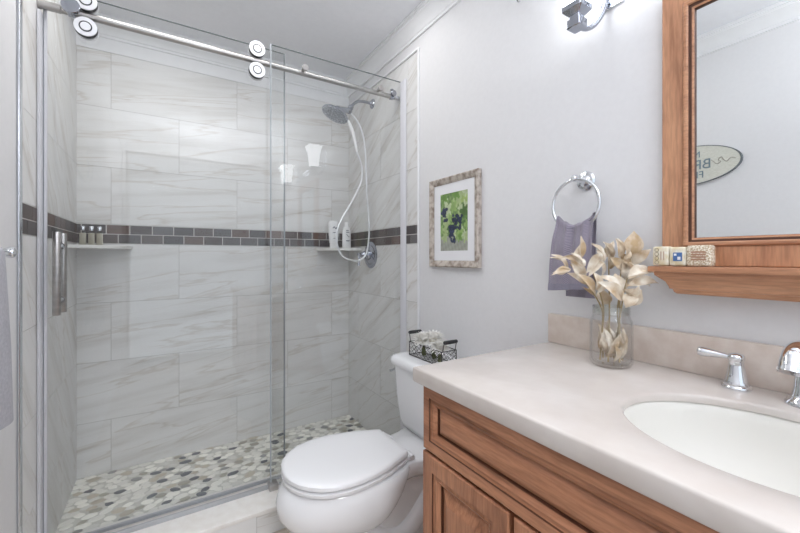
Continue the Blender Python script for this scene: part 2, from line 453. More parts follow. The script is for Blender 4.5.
# ------------------------------------------------------------------ shower floor: sliced pebble mosaic
def pebbles():
    rnd = random.Random(11); pts = []
    x0, x1, y0, y1 = XL + TH, XR - TH, CURB_Y1, YB - .003
    ax = 1.45
    tries = 0
    while tries < 26000:
        tries += 1
        p = (rnd.uniform(x0 + .008, x1 - .008), rnd.uniform(y0 + .006, y1 - .006))
        d = rnd.choice((.024, .028, .033))
        if all(((p[0] - q[0]) / ax) ** 2 + (p[1] - q[1]) ** 2 > ((d + q[2]) / 2) ** 2 for q in pts): pts.append((p[0], p[1], d))
    m = MB(); bm = m.bm; lay = bm.loops.layers.float_color.new('Col')
    gap = .0016
    for i, (px, py, d) in enumerate(pts):
        an = rnd.gauss(0, .45); n = 16
        rx, ry = d * rnd.uniform(.80, 1.0), d * rnd.uniform(.50, .64)
        poly = []
        for k in range(n):
            a = 2 * math.pi * k / n; u, v = rx * math.cos(a), ry * math.sin(a)
            poly.append((px + u * math.cos(an) - v * math.sin(an), py + u * math.sin(an) + v * math.cos(an)))
        for j, (qx, qy, qd) in enumerate(pts):
            if i == j or abs(qx - px) > .09 or abs(qy - py) > .07: continue
            # bisector in the stretched metric
            nx, ny = (qx - px) / ax ** 2, (qy - py); t = d / (d + qd)
            mx, my = px + (qx - px) * t, py + (qy - py) * t; ln = math.hypot(nx, ny); nx /= ln; ny /= ln
            mx -= nx * gap; my -= ny * gap
            out = []
            for k in range(len(poly)):
                A, B = poly[k], poly[(k + 1) % len(poly)]
                da = (A[0] - mx) * nx + (A[1] - my) * ny; db = (B[0] - mx) * nx + (B[1] - my) * ny
                if da <= 0: out.append(A)
                if (da < 0) != (db < 0) and abs(da - db) > 1e-9:
                    s_ = da / (da - db); out.append((A[0] + (B[0] - A[0]) * s_, A[1] + (B[1] - A[1]) * s_))
            poly = out
            if len(poly) < 3: break
        if len(poly) < 3: continue
        poly = [(min(max(x, x0), x1), min(max(y, y0), y1)) for x, y in poly]
        cx, cy = sum(p[0] for p in poly) / len(poly), sum(p[1] for p in poly) / len(poly)
        t = rnd.random()
        if t < .50: c = (.90, .885, .82)
        elif t < .68: c = (.76, .75, .70)
        elif t < .78: c = (.55, .50, .41)
        elif t < .87: c = (.40, .38, .32)
        elif t < .93: c = (.32, .32, .31)
        else: c = (.13, .14, .155)
        k = rnd.uniform(.88, 1.1); c = tuple(min(1, x * k) for x in c) + (1,)
        lo = [bm.verts.new((x, y, SF)) for x, y in poly]
        mi_ = [bm.verts.new((x, y, SF + .0022)) for x, y in poly]
        hi = [bm.verts.new((cx + (x - cx) * .86, cy + (y - cy) * .86, SF + .0036)) for x, y in poly]
        fs = [bm.faces.new(hi)]
        for A, B in ((lo, mi_), (mi_, hi)):
            for a in range(len(poly)):
                b = (a + 1) % len(poly); fs.append(bm.faces.new((A[a], A[b], B[b], B[a])))
        for f in fs:
            f.material_index = 0; f.smooth = True
            for l in f.loops: l[lay] = c
    m.box(x0 - TH, x1 + TH, y0 - .01, y1 + .003, -.09, SF + .0004, mi=1)
    return struct(m.build('floor_shower', [M['pebble'], noise_mat('pebble_grout', (.60, .59, .54), (.66, .65, .60), 80, .9)], smooth=60))
pebbles()

# ------------------------------------------------------------------ curb
c_ = MB().box(XL, XR, CURB_Y0 + .008, CURB_Y1, -.09, CURB_Z - .018)
struct(c_.build('shower_curb', M['grout'], smooth=0))
def curb_face():
    m = MB(); bm = m.bm; lay = bm.loops.layers.float_vector.new('vein')
    for a, b, o_ in ((XL, -.29, 3), (-.29, .32, 9), (.32, .93, 17), (.93, XR, 21)):
        ps = [(a + .001, 0.001), (b - .001, 0.001), (b - .001, CURB_Z - .019), (a + .001, CURB_Z - .019)]
        f = bm.faces.new([bm.verts.new((x, CURB_Y0 + .005, z)) for x, z in ps])
        for l, (x, z) in zip(f.loops, ps): l[lay] = (x * 1.6 + o_, z * 10 + o_ * 2, o_)
    return struct(m.build('curb_face_tile', M['tile'], smooth=0, recalc=False))
curb_face()
struct(MB().box(XL + .001, XR - .001, CURB_Y0, CURB_Y1, CURB_Z - .018, CURB_Z, .003).build('curb_cap', M['curbstone']))

# ------------------------------------------------------------------ shower glass
YG = 1.762      # fixed panel (room side)
YD = 1.800      # sliding door
PX0, PX1, PZ1 = .406, XR - TH - .002, 2.130
t = thing('fixed_glass_panel', (PX0, YG, CURB_Z), 'clear fixed glass shower panel on the curb beside the toilet', 'shower panel')
MB().box(PX0 + .001, PX1, YG, YG + .008, CURB_Z + .003, PZ1 - .001).build('glass_pane', M['glass'], t, smooth=0)
MB().box(PX0, PX0 + .0050, YG, YG + .008, CURB_Z + .003, PZ1).build('polished_edge', M['glassedge'], t, smooth=0)
MB().box(PX0, PX1, YG, YG + .008, PZ1 - .0012, PZ1).build('top_edge', M['glasstop'], t, smooth=0)
MB().box(PX1 - .004, PX1, YG - .058, YG - .0005, CURB_Z + .002, PZ1 - .004, .0015).build('wall_channel', M['palechannel'], t)
MB().box(PX0 - .010, PX0 + .030, YG - .030, YG + .020, CURB_Z, CURB_Z + .026, .003).build('foot_clamp', M['steel'], t)
for cx in (.560, .968):
    MB().lathe([(.009, -.0035), (.009, .022), (.0145, .0225), (.0150, .024), (.0150, .031), (.013, .033), (.001, .0335)], (cx, YG + .004, 2.053), (0, -1, 0), 24).build('glass_clamp', M['steel'], t)
MB().box(PX0 + .04, PX1 - .006, YG - .003, YG + .011, CURB_Z, CURB_Z + .008, .001).build('bottom_seal', M['alu'], t)

DX0, DX1, DZ0, DZ1 = -.3665, .483, CURB_Z + .016, 2.124
t = thing('sliding_glass_door', (DX0, YD, DZ0), 'clear sliding glass shower door hung on round rollers, with long bar handle', 'shower door')
MB().box(DX0 + .001, DX1 - .001, YD, YD + .008, DZ0, DZ1 - .001).build('glass_pane', M['glass'], t, smooth=0)
MB().box(DX0, DX0 + .002, YD, YD + .008, DZ0, DZ1).build('polished_edge', M['glassedge'], t, smooth=0)
MB().box(DX1 - .0055, DX1, YD, YD + .008, DZ0, DZ1).build('polished_edge', M['glassedge'], t, smooth=0)
MB().box(DX0, DX1, YD, YD + .008, DZ1 - .0012, DZ1).build('top_edge', M['glasstop'], t, smooth=0)
MB().box(DX0 + .002, DX0 + .010, YD - .002, YD + .010, DZ0, DZ1 - .07, .001).build('edge_seal', M['sealplastic'], t)
MB().box(DX0, DX1, YD - .001, YD + .009, DZ0 - .007, DZ0 + .006, .001).build('sweep', M['alu'], t)
BZ = 2.045      # track height
BY = 1.783      # track depth
for rx in (-.245, .350):
    for dz in (.0475, -.0475):
        c = (rx, YD, BZ + dz)
        d = MB().lathe([(.034, -.022), (.034, -.036), (.0335, -.038)], c, (0, 1, 0), 32)
        d.lathe([(.0345, -.002), (.0345, -.012), (.034, -.013)], c, (0, 1, 0), 32)
        d.lathe([(.012, 0), (.012, -.036)], c, (0, 1, 0), 16)
        rl = d.build('roller', M['rollermetal'], t)
        MB().lathe([(.0346, -.020), (.0346, -.034)], c, (0, 1, 0), 32).build('tyre', M['darkmetal'], rl)
        MB().torus((c[0], c[1] - .0385, c[2]), .0175, .0019, (0, 1, 0), 32, 6).build('cap_ring', M['darkmetal'], rl)
        MB().lathe([(.0160, -.038), (.0150, -.0398), (0, -.0400)], c, (0, 1, 0), 24).build('cap', M['rollermetal'], rl)
hx = -.322
hd = MB()
for hy in (YD - .045, YD + .050):
    hd.lathe([(.0110, .955), (.0118, .957), (.0118, 1.246), (.0110, 1.248)], (hx, hy, 0), (0, 0, 1), 20)
for hz in (1.005, 1.20):
    hd.tube([(hx, YD - .045, hz), (hx, YD + .050, hz)], .007, 12)
hdo = hd.build('handle', M['steel'], t)
b = MB()
for hz in (1.005, 1.20):
    b.lathe([(.012, 0), (.012, .006)], (hx, YD + .0085, hz), (0, 1, 0), 20); b.lathe([(.012, 0), (.012, .006)], (hx, YD - .0065, hz), (0, 1, 0), 20)
b.build('standoff', M['chrome'], hdo)

t = thing('door_track_rail', (XL, BY, BZ), 'round steel track bar running across the top of shower from wall to wall', 'rail')
MB().tube([(XL + .016, BY, BZ), (XR - TH - .014, BY, BZ)], .0125, 20).build('bar', M['steel'], t)
MB().lathe([(.017, 0), (.017, .008), (.0150, .009), (.0150, .062), (.0125, .064), (.0125, .088), (.010, .089)], (XL + TH, BY, BZ), (1, 0, 0), 24).build('wall_bracket', M['steel'], t)
MB().lathe([(.0125, 0), (.0125, .028), (.010, .029)], (XR - TH - .002, BY, BZ), (-1, 0, 0), 24).build('wall_bracket', M['chrome'], t)
for sx, rr in ((-.286, .027), (1.060, .016)):
    m = MB().lathe([(rr - .004, 0), (rr, -.003), (rr, -.014), (rr - .002, -.016), (0.001, -.016)], (sx, BY - .012, BZ + .012), (0, 1, 0), 28)
    m.box(sx - .011, sx + .011, BY - .013, BY + .013, BZ - .014, BZ + .014, .003)
    m.lathe([(.004, 0), (.004, .018), (.010, .020), (.010, .026), (.006, .028)], (sx, BY - .003, BZ + .013), (0, 0, 1), 16)
    m.build('track_stop', M['fixture'], t)


t = MB().box(XL + TH + .001, XL + TH + .010, YD - .034, YD + .020, CURB_Z, 2.02, .002).build('jamb_seal', M['sealplastic'], base=(XL + .02, YD, CURB_Z))
tag(t, 'grey strip seal standing up the left tile wall at the door edge', 'seal strip')
g = MB().box(XL + TH + .012, PX0 - .010, YD - .043, YD - .033, CURB_Z, CURB_Z + .018, .002)
g.box(XL + TH + .012, PX0 - .010, YD - .034, YD - .010, CURB_Z, CURB_Z + .004, .001)
tag(g.build('bottom_guide', M['alu'], base=(0, YD - .03, CURB_Z)), 'grey metal guide strip lying along the curb under the sliding door', 'guide rail')

# ------------------------------------------------------------------ shower fittings
t = thing('shower_fixture', (XR - TH, 2.097, 2.125), 'chrome round shower head on curved arm with a hanging hose', 'shower head')
wx = XR - TH - .0005
MB().lathe([(.030, 0), (.030, .004), (.022, .010), (.012, .016), (.010, .022)], (wx, 2.097, 2.125), (-1, 0, 0), 28).build('flange', M['fixture'], t)
MB().tube([(wx - .01, 2.097, 2.125), (wx - .06, 2.097, 2.125), (wx - .10, 2.095, 2.118), (wx - .135, 2.092, 2.092), (wx - .155, 2.090, 2.065)], .0085, 14, smooth=5).build('arm', M['fixture'], t)
MB().lathe([(.011, 0), (.015, .004), (.016, .018), (.012, .024), (.016, .030), (.017, .044), (.010, .052)], (wx - .148, 2.091, 2.078), (-.42, -.05, -.9), 20).build('swivel', M['fixture'], t)
hc = Vector((.852, 2.085, 2.006)); hn = Vector((-.42, .02, -.91)).normalized()
h = MB().lathe([(.012, -.050), (.020, -.042), (.030, -.022), (.070, -.010), (.080, -.004), (.082, .004), (.079, .009), (.0775, .009)], hc, hn, 40)
h.tube([hc - hn * .03, Vector((.935, 2.088, 2.045))], [.020, .015], 14)
hd = h.build('spray_head', M['fixture'], t)
MB().lathe([(.0775, .0085), (.074, .0105), (.052, .0108), (.050, .0085), (.047, .0108), (.001, .0112)], hc, hn, 40).build('spray_face', M['headface'], hd)
MB().tube([(.925, 2.065, 1.975), (.955, 2.07, 1.92), (.975, 2.075, 1.86), (.990, 2.08, 1.80)], [.0085, .011, .0095, .007], 14, smooth=4).build('hand_spray_handle', M['whitebottle'], t)
hose = [(.990, 2.08, 1.80), (1.020, 2.085, 1.735), (1.028, 2.085, 1.67), (1.012, 2.085, 1.60), (.955, 2.085, 1.49), (.893, 2.08, 1.39), (.858, 2.075, 1.31), (.858, 2.07, 1.235), (.885, 2.06, 1.170), (.935, 2.05, 1.143), (.985, 2.05, 1.140),
        (1.030, 2.055, 1.165), (1.052, 2.06, 1.21), (1.066, 2.065, 1.30), (1.066, 2.07, 1.40), (1.058, 2.08, 1.55), (1.055, 2.085, 1.70), (1.047, 2.09, 1.86), (1.02, 2.09, 1.955), (.985, 2.09, 2.005), (.955, 2.09, 2.03)]
MB().tube(hose, .0054, 10, smooth=6).build('hose', M['hose'], t)

t = thing('shower_valve', (wx, 2.120, 1.175), 'round chrome shower valve with lever handle on the right tile wall', 'shower valve')
vc = (wx, 2.120, 1.175)
MB().lathe([(.084, 0), (.084, .003), (.078, .008), (.062, .010), (.058, .007), (.050, .010), (.030, .016), (.028, .020)], vc, (-1, 0, 0), 40).build('escutcheon', M['fixture'], t)
MB().lathe([(.030, .014), (.032, .026), (.026, .034), (.022, .044), (.024, .052), (.018, .060), (.014, .078), (.016, .086), (.008, .094), (.001, .095)], vc, (-1, 0, 0), 28).build('hub', M['fixture'], t)
MB().tube([(wx - .082, 2.120, 1.178), (wx - .086, 2.115, 1.150), (wx - .090, 2.110, 1.108)], [.008, .0065, .009], 12, smooth=4).build('lever', M['fixture'], t)

# corner shelves
def corner_shelf(label, cx, sgn, z1, rx, ry):
    m = MB(); n = 20
    ps = [(cx, YB - .0015)] + [(cx + sgn * rx * math.cos(a), YB - .0015 - ry * math.sin(a)) for a in [k * math.pi / 2 / n for k in range(n + 1)]]
    m.rings([[(x, y, z1 - .015) for x, y in ps], [(x, y, z1 - .002) for x, y in ps], [(x - sgn * .001, y, z1) for x, y in ps]])
    return tag(m.build('corner_shelf', M['shelfstone'], base=(cx, YB - .0015, z1 - .015)), label, 'shelf', 'shower corner shelves')
corner_shelf('white corner shelf in the left shower corner holding three tiny bottles', XL + TH + .0015, 1, 1.218, .228, .215)
corner_shelf('white corner shelf in the right shower corner holding two white bottles', XR - TH - .0015, -1, 1.220, .235, .215)
# tiny toiletry bottles on the left shelf
lab = ['tiny clear toiletry bottle with silver cap, nearest the shower corner', 'tiny clear toiletry bottle with silver cap, middle of the trio', 'tiny clear toiletry bottle with silver cap, farthest right of the trio']
proto = None
for i, (bx, by) in enumerate(((-.336, 2.345), (-.304, 2.352), (-.273, 2.356))):
    if i == 0:
        proto = r_ = thing('toiletry_bottle', (bx, by, 1.218), lab[0], 'bottle', 'three tiny toiletry bottles')
        b = MB().box(bx - .0145, bx + .0145, by - .0115, by + .0115, 1.2182, 1.283, .003)
        b.lathe([(.010, 1.283), (.008, 1.289), (.008, 1.291)], (bx, by, 0), n=16)
        b.build('body', M['clearbottle'], r_)
        MB().box(bx - .0118, bx + .0118, by - .009, by + .009, 1.2195, 1.277, .002).build('contents', M['lotion'], r_)
        MB().lathe([(.0090, 1.289), (.0092, 1.290), (.0092, 1.308), (.008, 1.310), (.001, 1.3105)], (bx, by, 0), n=20).build('cap', M['chrome'], r_)
    else:
        r_ = copy_tree(proto); r_.location = (bx, by, 1.218); r_['label'] = lab[i]
# two white bottles on the right shelf
def oval(cx, cy, z, rx, ry, n=28, p=2.4):
    o = []
    for k in range(n):
        a = 2 * math.pi * k / n; c, s_ = math.cos(a), math.sin(a)
        o.append((cx + rx * math.copysign(abs(c) ** (2 / p), c), cy + ry * math.copysign(abs(s_) ** (2 / p), s_), z))
    return o
bx, by = .955, 2.365
t = thing('shampoo_bottle', (bx, by, 1.220), 'white shampoo bottle with broad rounded top on the right corner shelf', 'bottle')
MB().rings([oval(bx, by, 1.2202 + h, a, b) for h, a, b in ((.030, .026, .018), (.040, .029, .020), (.09, .0335, .021), (.14, .036, .021), (.165, .0365, .020), (.177, .034, .017), (.183, .026, .010))]).build('body', M['whitebottle'], t)
MB().rings([oval(bx, by, 1.2202 + h, a, b) for h, a, b in ((0, .024, .017), (.002, .026, .018), (.0295, .026, .018))]).build('cap', M['whitebottle'], t)
MB().tube([(bx - .014, by - .0218, 1.352), (bx - .004, by - .0224, 1.362), (bx + .006, by - .0224, 1.350), (bx + .015, by - .0218, 1.360)], .0028, 6, smooth=4).build('printed_emblem', M['greyprint'], t)
MB().box(bx - .014, bx + .008, by - .0222, by - .0212, 1.322, 1.326).build('printed_line', M['greyprint'], t)
MB().box(bx - .010, bx + .004, by - .0218, by - .0205, 1.285, 1.288).build('printed_line', M['greyprint'], t)
bx, by = 1.040, 2.345
t = thing('lotion_bottle', (bx, by, 1.220), 'white lotion bottle with narrow cap on the right corner shelf', 'bottle')
MB().rings([oval(bx, by, 1.2202 + h, a, b) for h, a, b in ((0, .027, .017), (.004, .030, .019), (.08, .030, .020), (.120, .029, .0195), (.138, .024, .017), (.148, .013, .012), (.155, .012, .011))]).build('body', M['whitebottle'], t)
MB().lathe([(.0135, 1.372), (.0135, 1.392), (.012, 1.396), (.001, 1.397)], (bx, by, 0), n=20).build('cap', M['whitebottle'], t)
MB().tube([(bx - .010, by - .0206, 1.316), (bx, by - .0209, 1.304), (bx + .010, by - .0206, 1.296)], .0018, 6).build('printed_emblem', M['greyprint'], t)
for z0, z1, k in ((1.338, 1.343, .006), (1.326, 1.331, .010), (1.268, 1.274, .012)):
    MB().box(bx - .012, bx + k, by - .0214, by - .0196, z0, z1).build('printed_line', M['greyprint'], t)

# ------------------------------------------------------------------ toilet
TY = 1.274
def egg(xc, af, ab, hw, z, n=44, pb=2.6, pf=2.0):
    o = []
    for k in range(n):
        a = 2 * math.pi * k / n; c, s_ = math.cos(a), math.sin(a)
        p = pb if c > 0 else pf
        x = xc + (ab if c > 0 else af) * math.copysign(abs(c) ** (2 / p), c)
        y = TY + hw * math.copysign(abs(s_) ** (2 / p), s_)
        o.append((x, y, z))
    return o
t = thing('toilet', (.70, TY, 0), 'white two-piece toilet with closed lid between vanity and shower', 'toilet')
b = MB()
b.rings([egg(.60, af, ab, hw, z) for z, af, ab, hw in ((.185, .12, .03, .080), (.205, .175, .05, .106), (.228, .222, .08, .134), (.258, .260, .11, .159), (.295, .282, .14, .176), (.330, .286, .165, .182), (.362, .278, .185, .181), (.385, .262, .198, .175), (.396, .248, .195, .166))])
# front column and narrower rear pedestal
b.rings([egg(.535, af, ab, hw, z) for z, af, ab, hw in ((0, .125, .13, .118), (.014, .125, .13, .118), (.035, .112, .12, .105), (.08, .102, .11, .094), (.15, .100, .11, .090), (.20, .105, .12, .092), (.24, .115, .12, .095))])
b.rings([egg(.74, af, ab, hw, z, pb=3.5, pf=2.5) for z, af, ab, hw in ((0, .22, .24, .116), (.012, .22, .24, .116), (.028, .21, .23, .100), (.06, .20, .225, .080), (.12, .20, .215, .072), (.20, .20, .20, .072), (.32, .20, .20, .085))])
# trapway swelling down both sides
for s_ in (-1, 1):
    b.tube([(.56, TY + s_ * .050, .22), (.66, TY + s_ * .058, .13), (.75, TY + s_ * .060, .11), (.83, TY + s_ * .060, .16), (.89, TY + s_ * .058, .24), (.93, TY + s_ * .05, .32)], [.040, .044, .044, .042, .042, .040], 14, smooth=5)
# rear deck that carries the tank
def deck_ring(z, ins, u=0):
    P = [(.72 + ins, .125 + u), (.80, .118 + u), (.86, .128 + u), (.92, .150 + u), (1.05 - ins, .155 + u)]
    return [(x, TY + w_ - ins, z) for x, w_ in P] + [(x, TY - w_ + ins, z) for x, w_ in reversed(P)]
b.rings([deck_ring(.305, .05), deck_ring(.335, .018), deck_ring(.350, .004), deck_ring(.390, 0), deck_ring(.397, .006)])
b.build('bowl', M['porcelain'], t, smooth=50)
for s_ in (-1, 1):
    MB().lathe([(.017, .0), (.017, .010), (.013, .022), (.006, .028), (.001, .029)], (.80, TY + s_ * .098, .026), n=20).build('bolt_cap', M['seatplastic'], t)
LID = [(0, .112), (.012, .120), (.04, .132), (.10, .158), (.16, .175), (.22, .184), (.27, .184), (.32, .174), (.36, .156), (.395, .126), (.42, .092), (.434, .058), (.441, .026), (.4425, 0)]
def lid_ring(z, grow, x0=.764, sc=1.0):
    if grow < -.012:
        k = 1 + grow / .18
        return [(.57 + (x - .57) * (1 + grow / .23), TY + (y - TY) * k, z) for x, y, _ in lid_ring(z, -.010)]
    up = [(x0 - d * sc * .968 - (grow if d > .2 else -grow * .5), w_ * sc * .95 + grow) for d, w_ in LID[:-1]]
    tip = (x0 - LID[-1][0] * sc * .968 - grow, 0)
    return [(x, TY + w_, z) for x, w_ in up] + [(tip[0], TY, z)] + [(x, TY - w_, z) for x, w_ in reversed(up)]
MB().rings([lid_ring(.3995, -.006), lid_ring(.402, 0), lid_ring(.4120, .001), lid_ring(.4150, -.003)]).build('seat', M['seatplastic'], t, smooth=50)
MB().rings([lid_ring(.4215, -.004), lid_ring(.4235, .001), lid_ring(.436, .001), lid_ring(.440, -.003), lid_ring(.4425, -.010), lid_ring(.4445, -.026), lid_ring(.4458, -.06), lid_ring(.4462, -.12)]).build('lid', M['seatplastic'], t, smooth=50)
for s_ in (-1, 1):
    h = MB().box(.762, .800, TY + s_ * .082 - .022, TY + s_ * .082 + .022, .397, .416, .006, 3)
    h.lathe([(.008, -.030), (.008, .030)], (.782, TY + s_ * .082, .414), (0, 1, 0), 16)
    h.build('hinge', M['seatplastic'], t)
def rrect(x0, x1, y0, y1, r, z, k=6):
    o = []
    for cx, cy, a0 in ((x1 - r, y1 - r, 0), (x0 + r, y1 - r, 90), (x0 + r, y0 + r, 180), (x1 - r, y0 + r, 270)):
        for i in range(k + 1):
            a = R(a0 + 90 * i / k); o.append((cx + r * math.cos(a), cy + r * math.sin(a), z))
    return o
LZ = .720
tx0, tx1, ty = .872, 1.094, .203
MB().rings([rrect(tx0 + a, tx1, TY - ty + b_, TY + ty - b_, r, z) for z, a, b_, r in ((.398, .050, .040, .03), (.405, .034, .024, .035), (.44, .022, .016, .04), (.55, .010, .008, .04), (.678, .002, .002, .04))]).build('tank', M['porcelain'], t, smooth=50)
MB().rings([rrect(tx0 - .010 + a, tx1 + .004 - a * .5, TY - ty - .012 + a, TY + ty + .012 - a, max(.04 - a * .2, .01), z) for z, a in ((.678, .008), (.680, .002), (.686, 0), (.700, 0), (.710, .003), (.716, .009), (.7195, .020), (LZ, .035))]).build('tank_lid', M['porcelain'], t, smooth=50)
lv = MB().lathe([(.012, 0), (.012, .006), (.007, .008), (.007, .014)], (tx0 + .06, TY + ty - .003, .645), (0, 1, 0), 16)
lv.tube([(tx0 + .06, TY + ty + .010, .645), (tx0 + .03, TY + ty + .012, .643), (tx0 + .005, TY + ty + .012, .638)], [.005, .005, .006], 10)
lv.build('flush_lever', M['chrome'], t)

# ------------------------------------------------------------------ wire basket with white flowers
BX0, BX1, BY0, BY1, BZ0 = .932, 1.008, 1.180, 1.412, LZ + .0012
t = thing('wire_basket', ((BX0 + BX1) / 2, (BY0 + BY1) / 2, BZ0), 'small dark wire basket of white flowers on the toilet tank', 'basket')
BH = .060
m = MB(); r_ = .0019
cs = [(BX0, BY0), (BX1, BY0), (BX1, BY1), (BX0, BY1)]
for z in (BZ0 + r_, BZ0 + BH):
    for i in range(4): m.tube([(*cs[i], z), (*cs[(i + 1) % 4], z)], r_, 8)
for c in cs: m.tube([(*c, BZ0 + r_), (*c, BZ0 + BH)], r_, 8)
m.build('basket_frame', M['wire'], t)
m = MB(); st = .026
def lattice(P, Q):     # diamond wire between two posts
    P, Q = Vector(P), Vector(Q); ln = (Q - P).length; n = max(2, round(ln / st)); nz = 3
    for i in range(-nz, n + 1):
        for sg in (1, -1):
            pts = []
            for k in range(nz + 1):
                f = i + k if sg > 0 else i + nz - k
                if 0 <= f <= n: pts.append(P.lerp(Q, f / n) + Vector((0, 0, BH * k / nz)))
            if len(pts) > 1: m.tube(pts, .0007, 5)
for i in range(4): lattice((*cs[i], BZ0 + r_), (*cs[(i + 1) % 4], BZ0 + r_))
for k in range(1, 10):
    y = BY0 + (BY1 - BY0) * k / 10; m.tube([(BX0, y, BZ0 + r_), (BX1, y, BZ0 + r_)], .0007, 5)
m.build('wire_mesh', M['wire'], t)
for y, s_ in ((BY0, -1), (BY1, 1)):
    hz = BZ0 + .098
    h = MB()
    h.tube([(BX0 + .006, y, BZ0 + BH), (BX0 + .006, y + s_ * .006, hz - .012), (BX0 + .006, y + s_ * .010, hz), (BX1 - .006, y + s_ * .010, hz), (BX1 - .006, y + s_ * .006, hz - .012), (BX1 - .006, y, BZ0 + BH)], .0017, 8)
    ho = h.build('handle', M['wire'], t)
    MB().lathe([(.006, 0), (.0078, .003), (.0078, BX1 - BX0 - .013), (.006, BX1 - BX0 - .010)], (BX0 + .005, y + s_ * .010, hz), (1, 0, 0), 16).build('grip', M['grip'], ho)
def mum(c, r, seed, label):
    rnd = random.Random(seed); c = Vector(c)
    t = thing('white_chrysanthemum', (c.x, c.y, BZ0 + .004), label, 'flower', 'white flowers in the wire basket')
    m = MB()
    for ring, (el, ln, cnt) in enumerate(((-20, 1.0, 22), (-4, 1.0, 24), (12, 1.0, 24), (28, .98, 22), (44, .94, 18), (60, .88, 13), (78, .80, 7))):
        for k in range(cnt):
            a = 2 * math.pi * (k + rnd.uniform(-.3, .3)) / cnt + ring * .4; e = R(el + rnd.uniform(-8, 8))
            d = Vector((math.cos(a) * math.cos(e), math.sin(a) * math.cos(e), math.sin(e))); l_ = r * ln * rnd.uniform(.88, 1.08)
            side = d.cross(Vector((0, 0, 1))); side = side.normalized() if side.length > .01 else Vector((1, 0, 0)); up = side.cross(d).normalized()
            ws = (.003, .0056, .0064, .0050, .0012); V = []
            for q, w_ in enumerate(ws):
                f = q / 4; p = c + d * (l_ * (.15 + .85 * f)) + up * (.010 * math.sin(f * 2.4) * (1 if el < 50 else -.4))
                V.append([m.bm.verts.new(p - side * w_ + up * .0012), m.bm.verts.new(p), m.bm.verts.new(p + side * w_ + up * .0012)])
            for A, B in zip(V[:-1], V[1:]):
                for i in range(2): m.bm.faces.new((A[i], A[i + 1], B[i + 1], B[i]))
    m.build('petals', M['petal'], t, smooth=80, recalc=False)
    MB().lathe([(.001, -.3 * r), (.3 * r, -.2 * r), (.42 * r, 0), (.3 * r, .3 * r), (.001, .42 * r)], c, n=14).build('core', M['petalcore'], t)
    MB().tube([c - Vector((0, 0, .3 * r)), (c.x, c.y, BZ0 + .03), (c.x + rnd.uniform(-.01, .01), c.y, BZ0 + .006)], [.004, .009, .010], 8).build('stem', M['green'], t)
mum((.968, 1.352, BZ0 + .066), .052, 1, 'white chrysanthemum at the shower end of the wire basket')
mum((.974, 1.290, BZ0 + .078), .055, 2, 'white chrysanthemum standing highest in the middle of the wire basket')
mum((.966, 1.232, BZ0 + .056), .044, 3, 'white chrysanthemum at the vanity end of the wire basket')

# ------------------------------------------------------------------ vanity
VY1, VY0 = .794, -.380          # cabinet ends
CZ, CT = .876, .0385            # counter top height and edge thickness
FX = .577                       # face frame
t = thing('vanity_cabinet', (.84, .2, 0), 'brown stained maple vanity cabinet with raised-panel doors under the counter', 'cabinet')
m = MB().box(FX, FX + .02, VY0, VY1, .10, CZ - CT - .0005, .001)
m.box(FX + .02, XR - .016, VY1 - .018, VY1, .0, CZ - CT - .0005); m.box(FX + .02, XR - .016, VY0, VY0 + .018, .0, CZ - CT - .0005)
m.box(FX + .075, FX + .09, VY0 + .018, VY1 - .018, 0, .10); m.box(FX + .02, XR - .016, VY0 + .018, VY1 - .018, .10, .118)
m.build('body', M['wood_z'], t, smooth=30)
fnv = lambda u, v, h: (FX - .0005 - h, u, v)
D = .019
PF = [(0, 0), (0, D - .003), (.003, D), (.026, D), (.027, D - .004), (.030, D - .005), (.036, D - .004), (.044, D - .010), (.0465, D - .011), (.0475, D - .016), (.050, D - .016), (.062, D - .008), (.070, D - .007)]
MI = [0, 0, 0, 1, 0, 0, 0, 0, 1, 1, 0, 0]
ff = MB().nested(fnv, VY0 + .012, VY1 - .012, .674, CZ - CT - .004, PF, True, MI).build('false_drawer_front', [M['wood_y'], M['glaze']], t, smooth=0)
PD = [(0, 0), (0, D - .003), (.003, D), (.040, D), (.041, D - .004), (.045, D - .005), (.052, D - .004), (.060, D - .010), (.0625, D - .011), (.0635, D - .016), (.067, D - .016), (.090, D - .005), (.094, D - .004)]
dy = VY1 - .010
for k in range(4):
    d_ = MB().nested(fnv, dy - .283, dy, .115, .6665, PD, True, MI).build('door', [M['wood_z'], M['glaze']], t, smooth=0)
    dy -= .2945 if k != 3 else 0

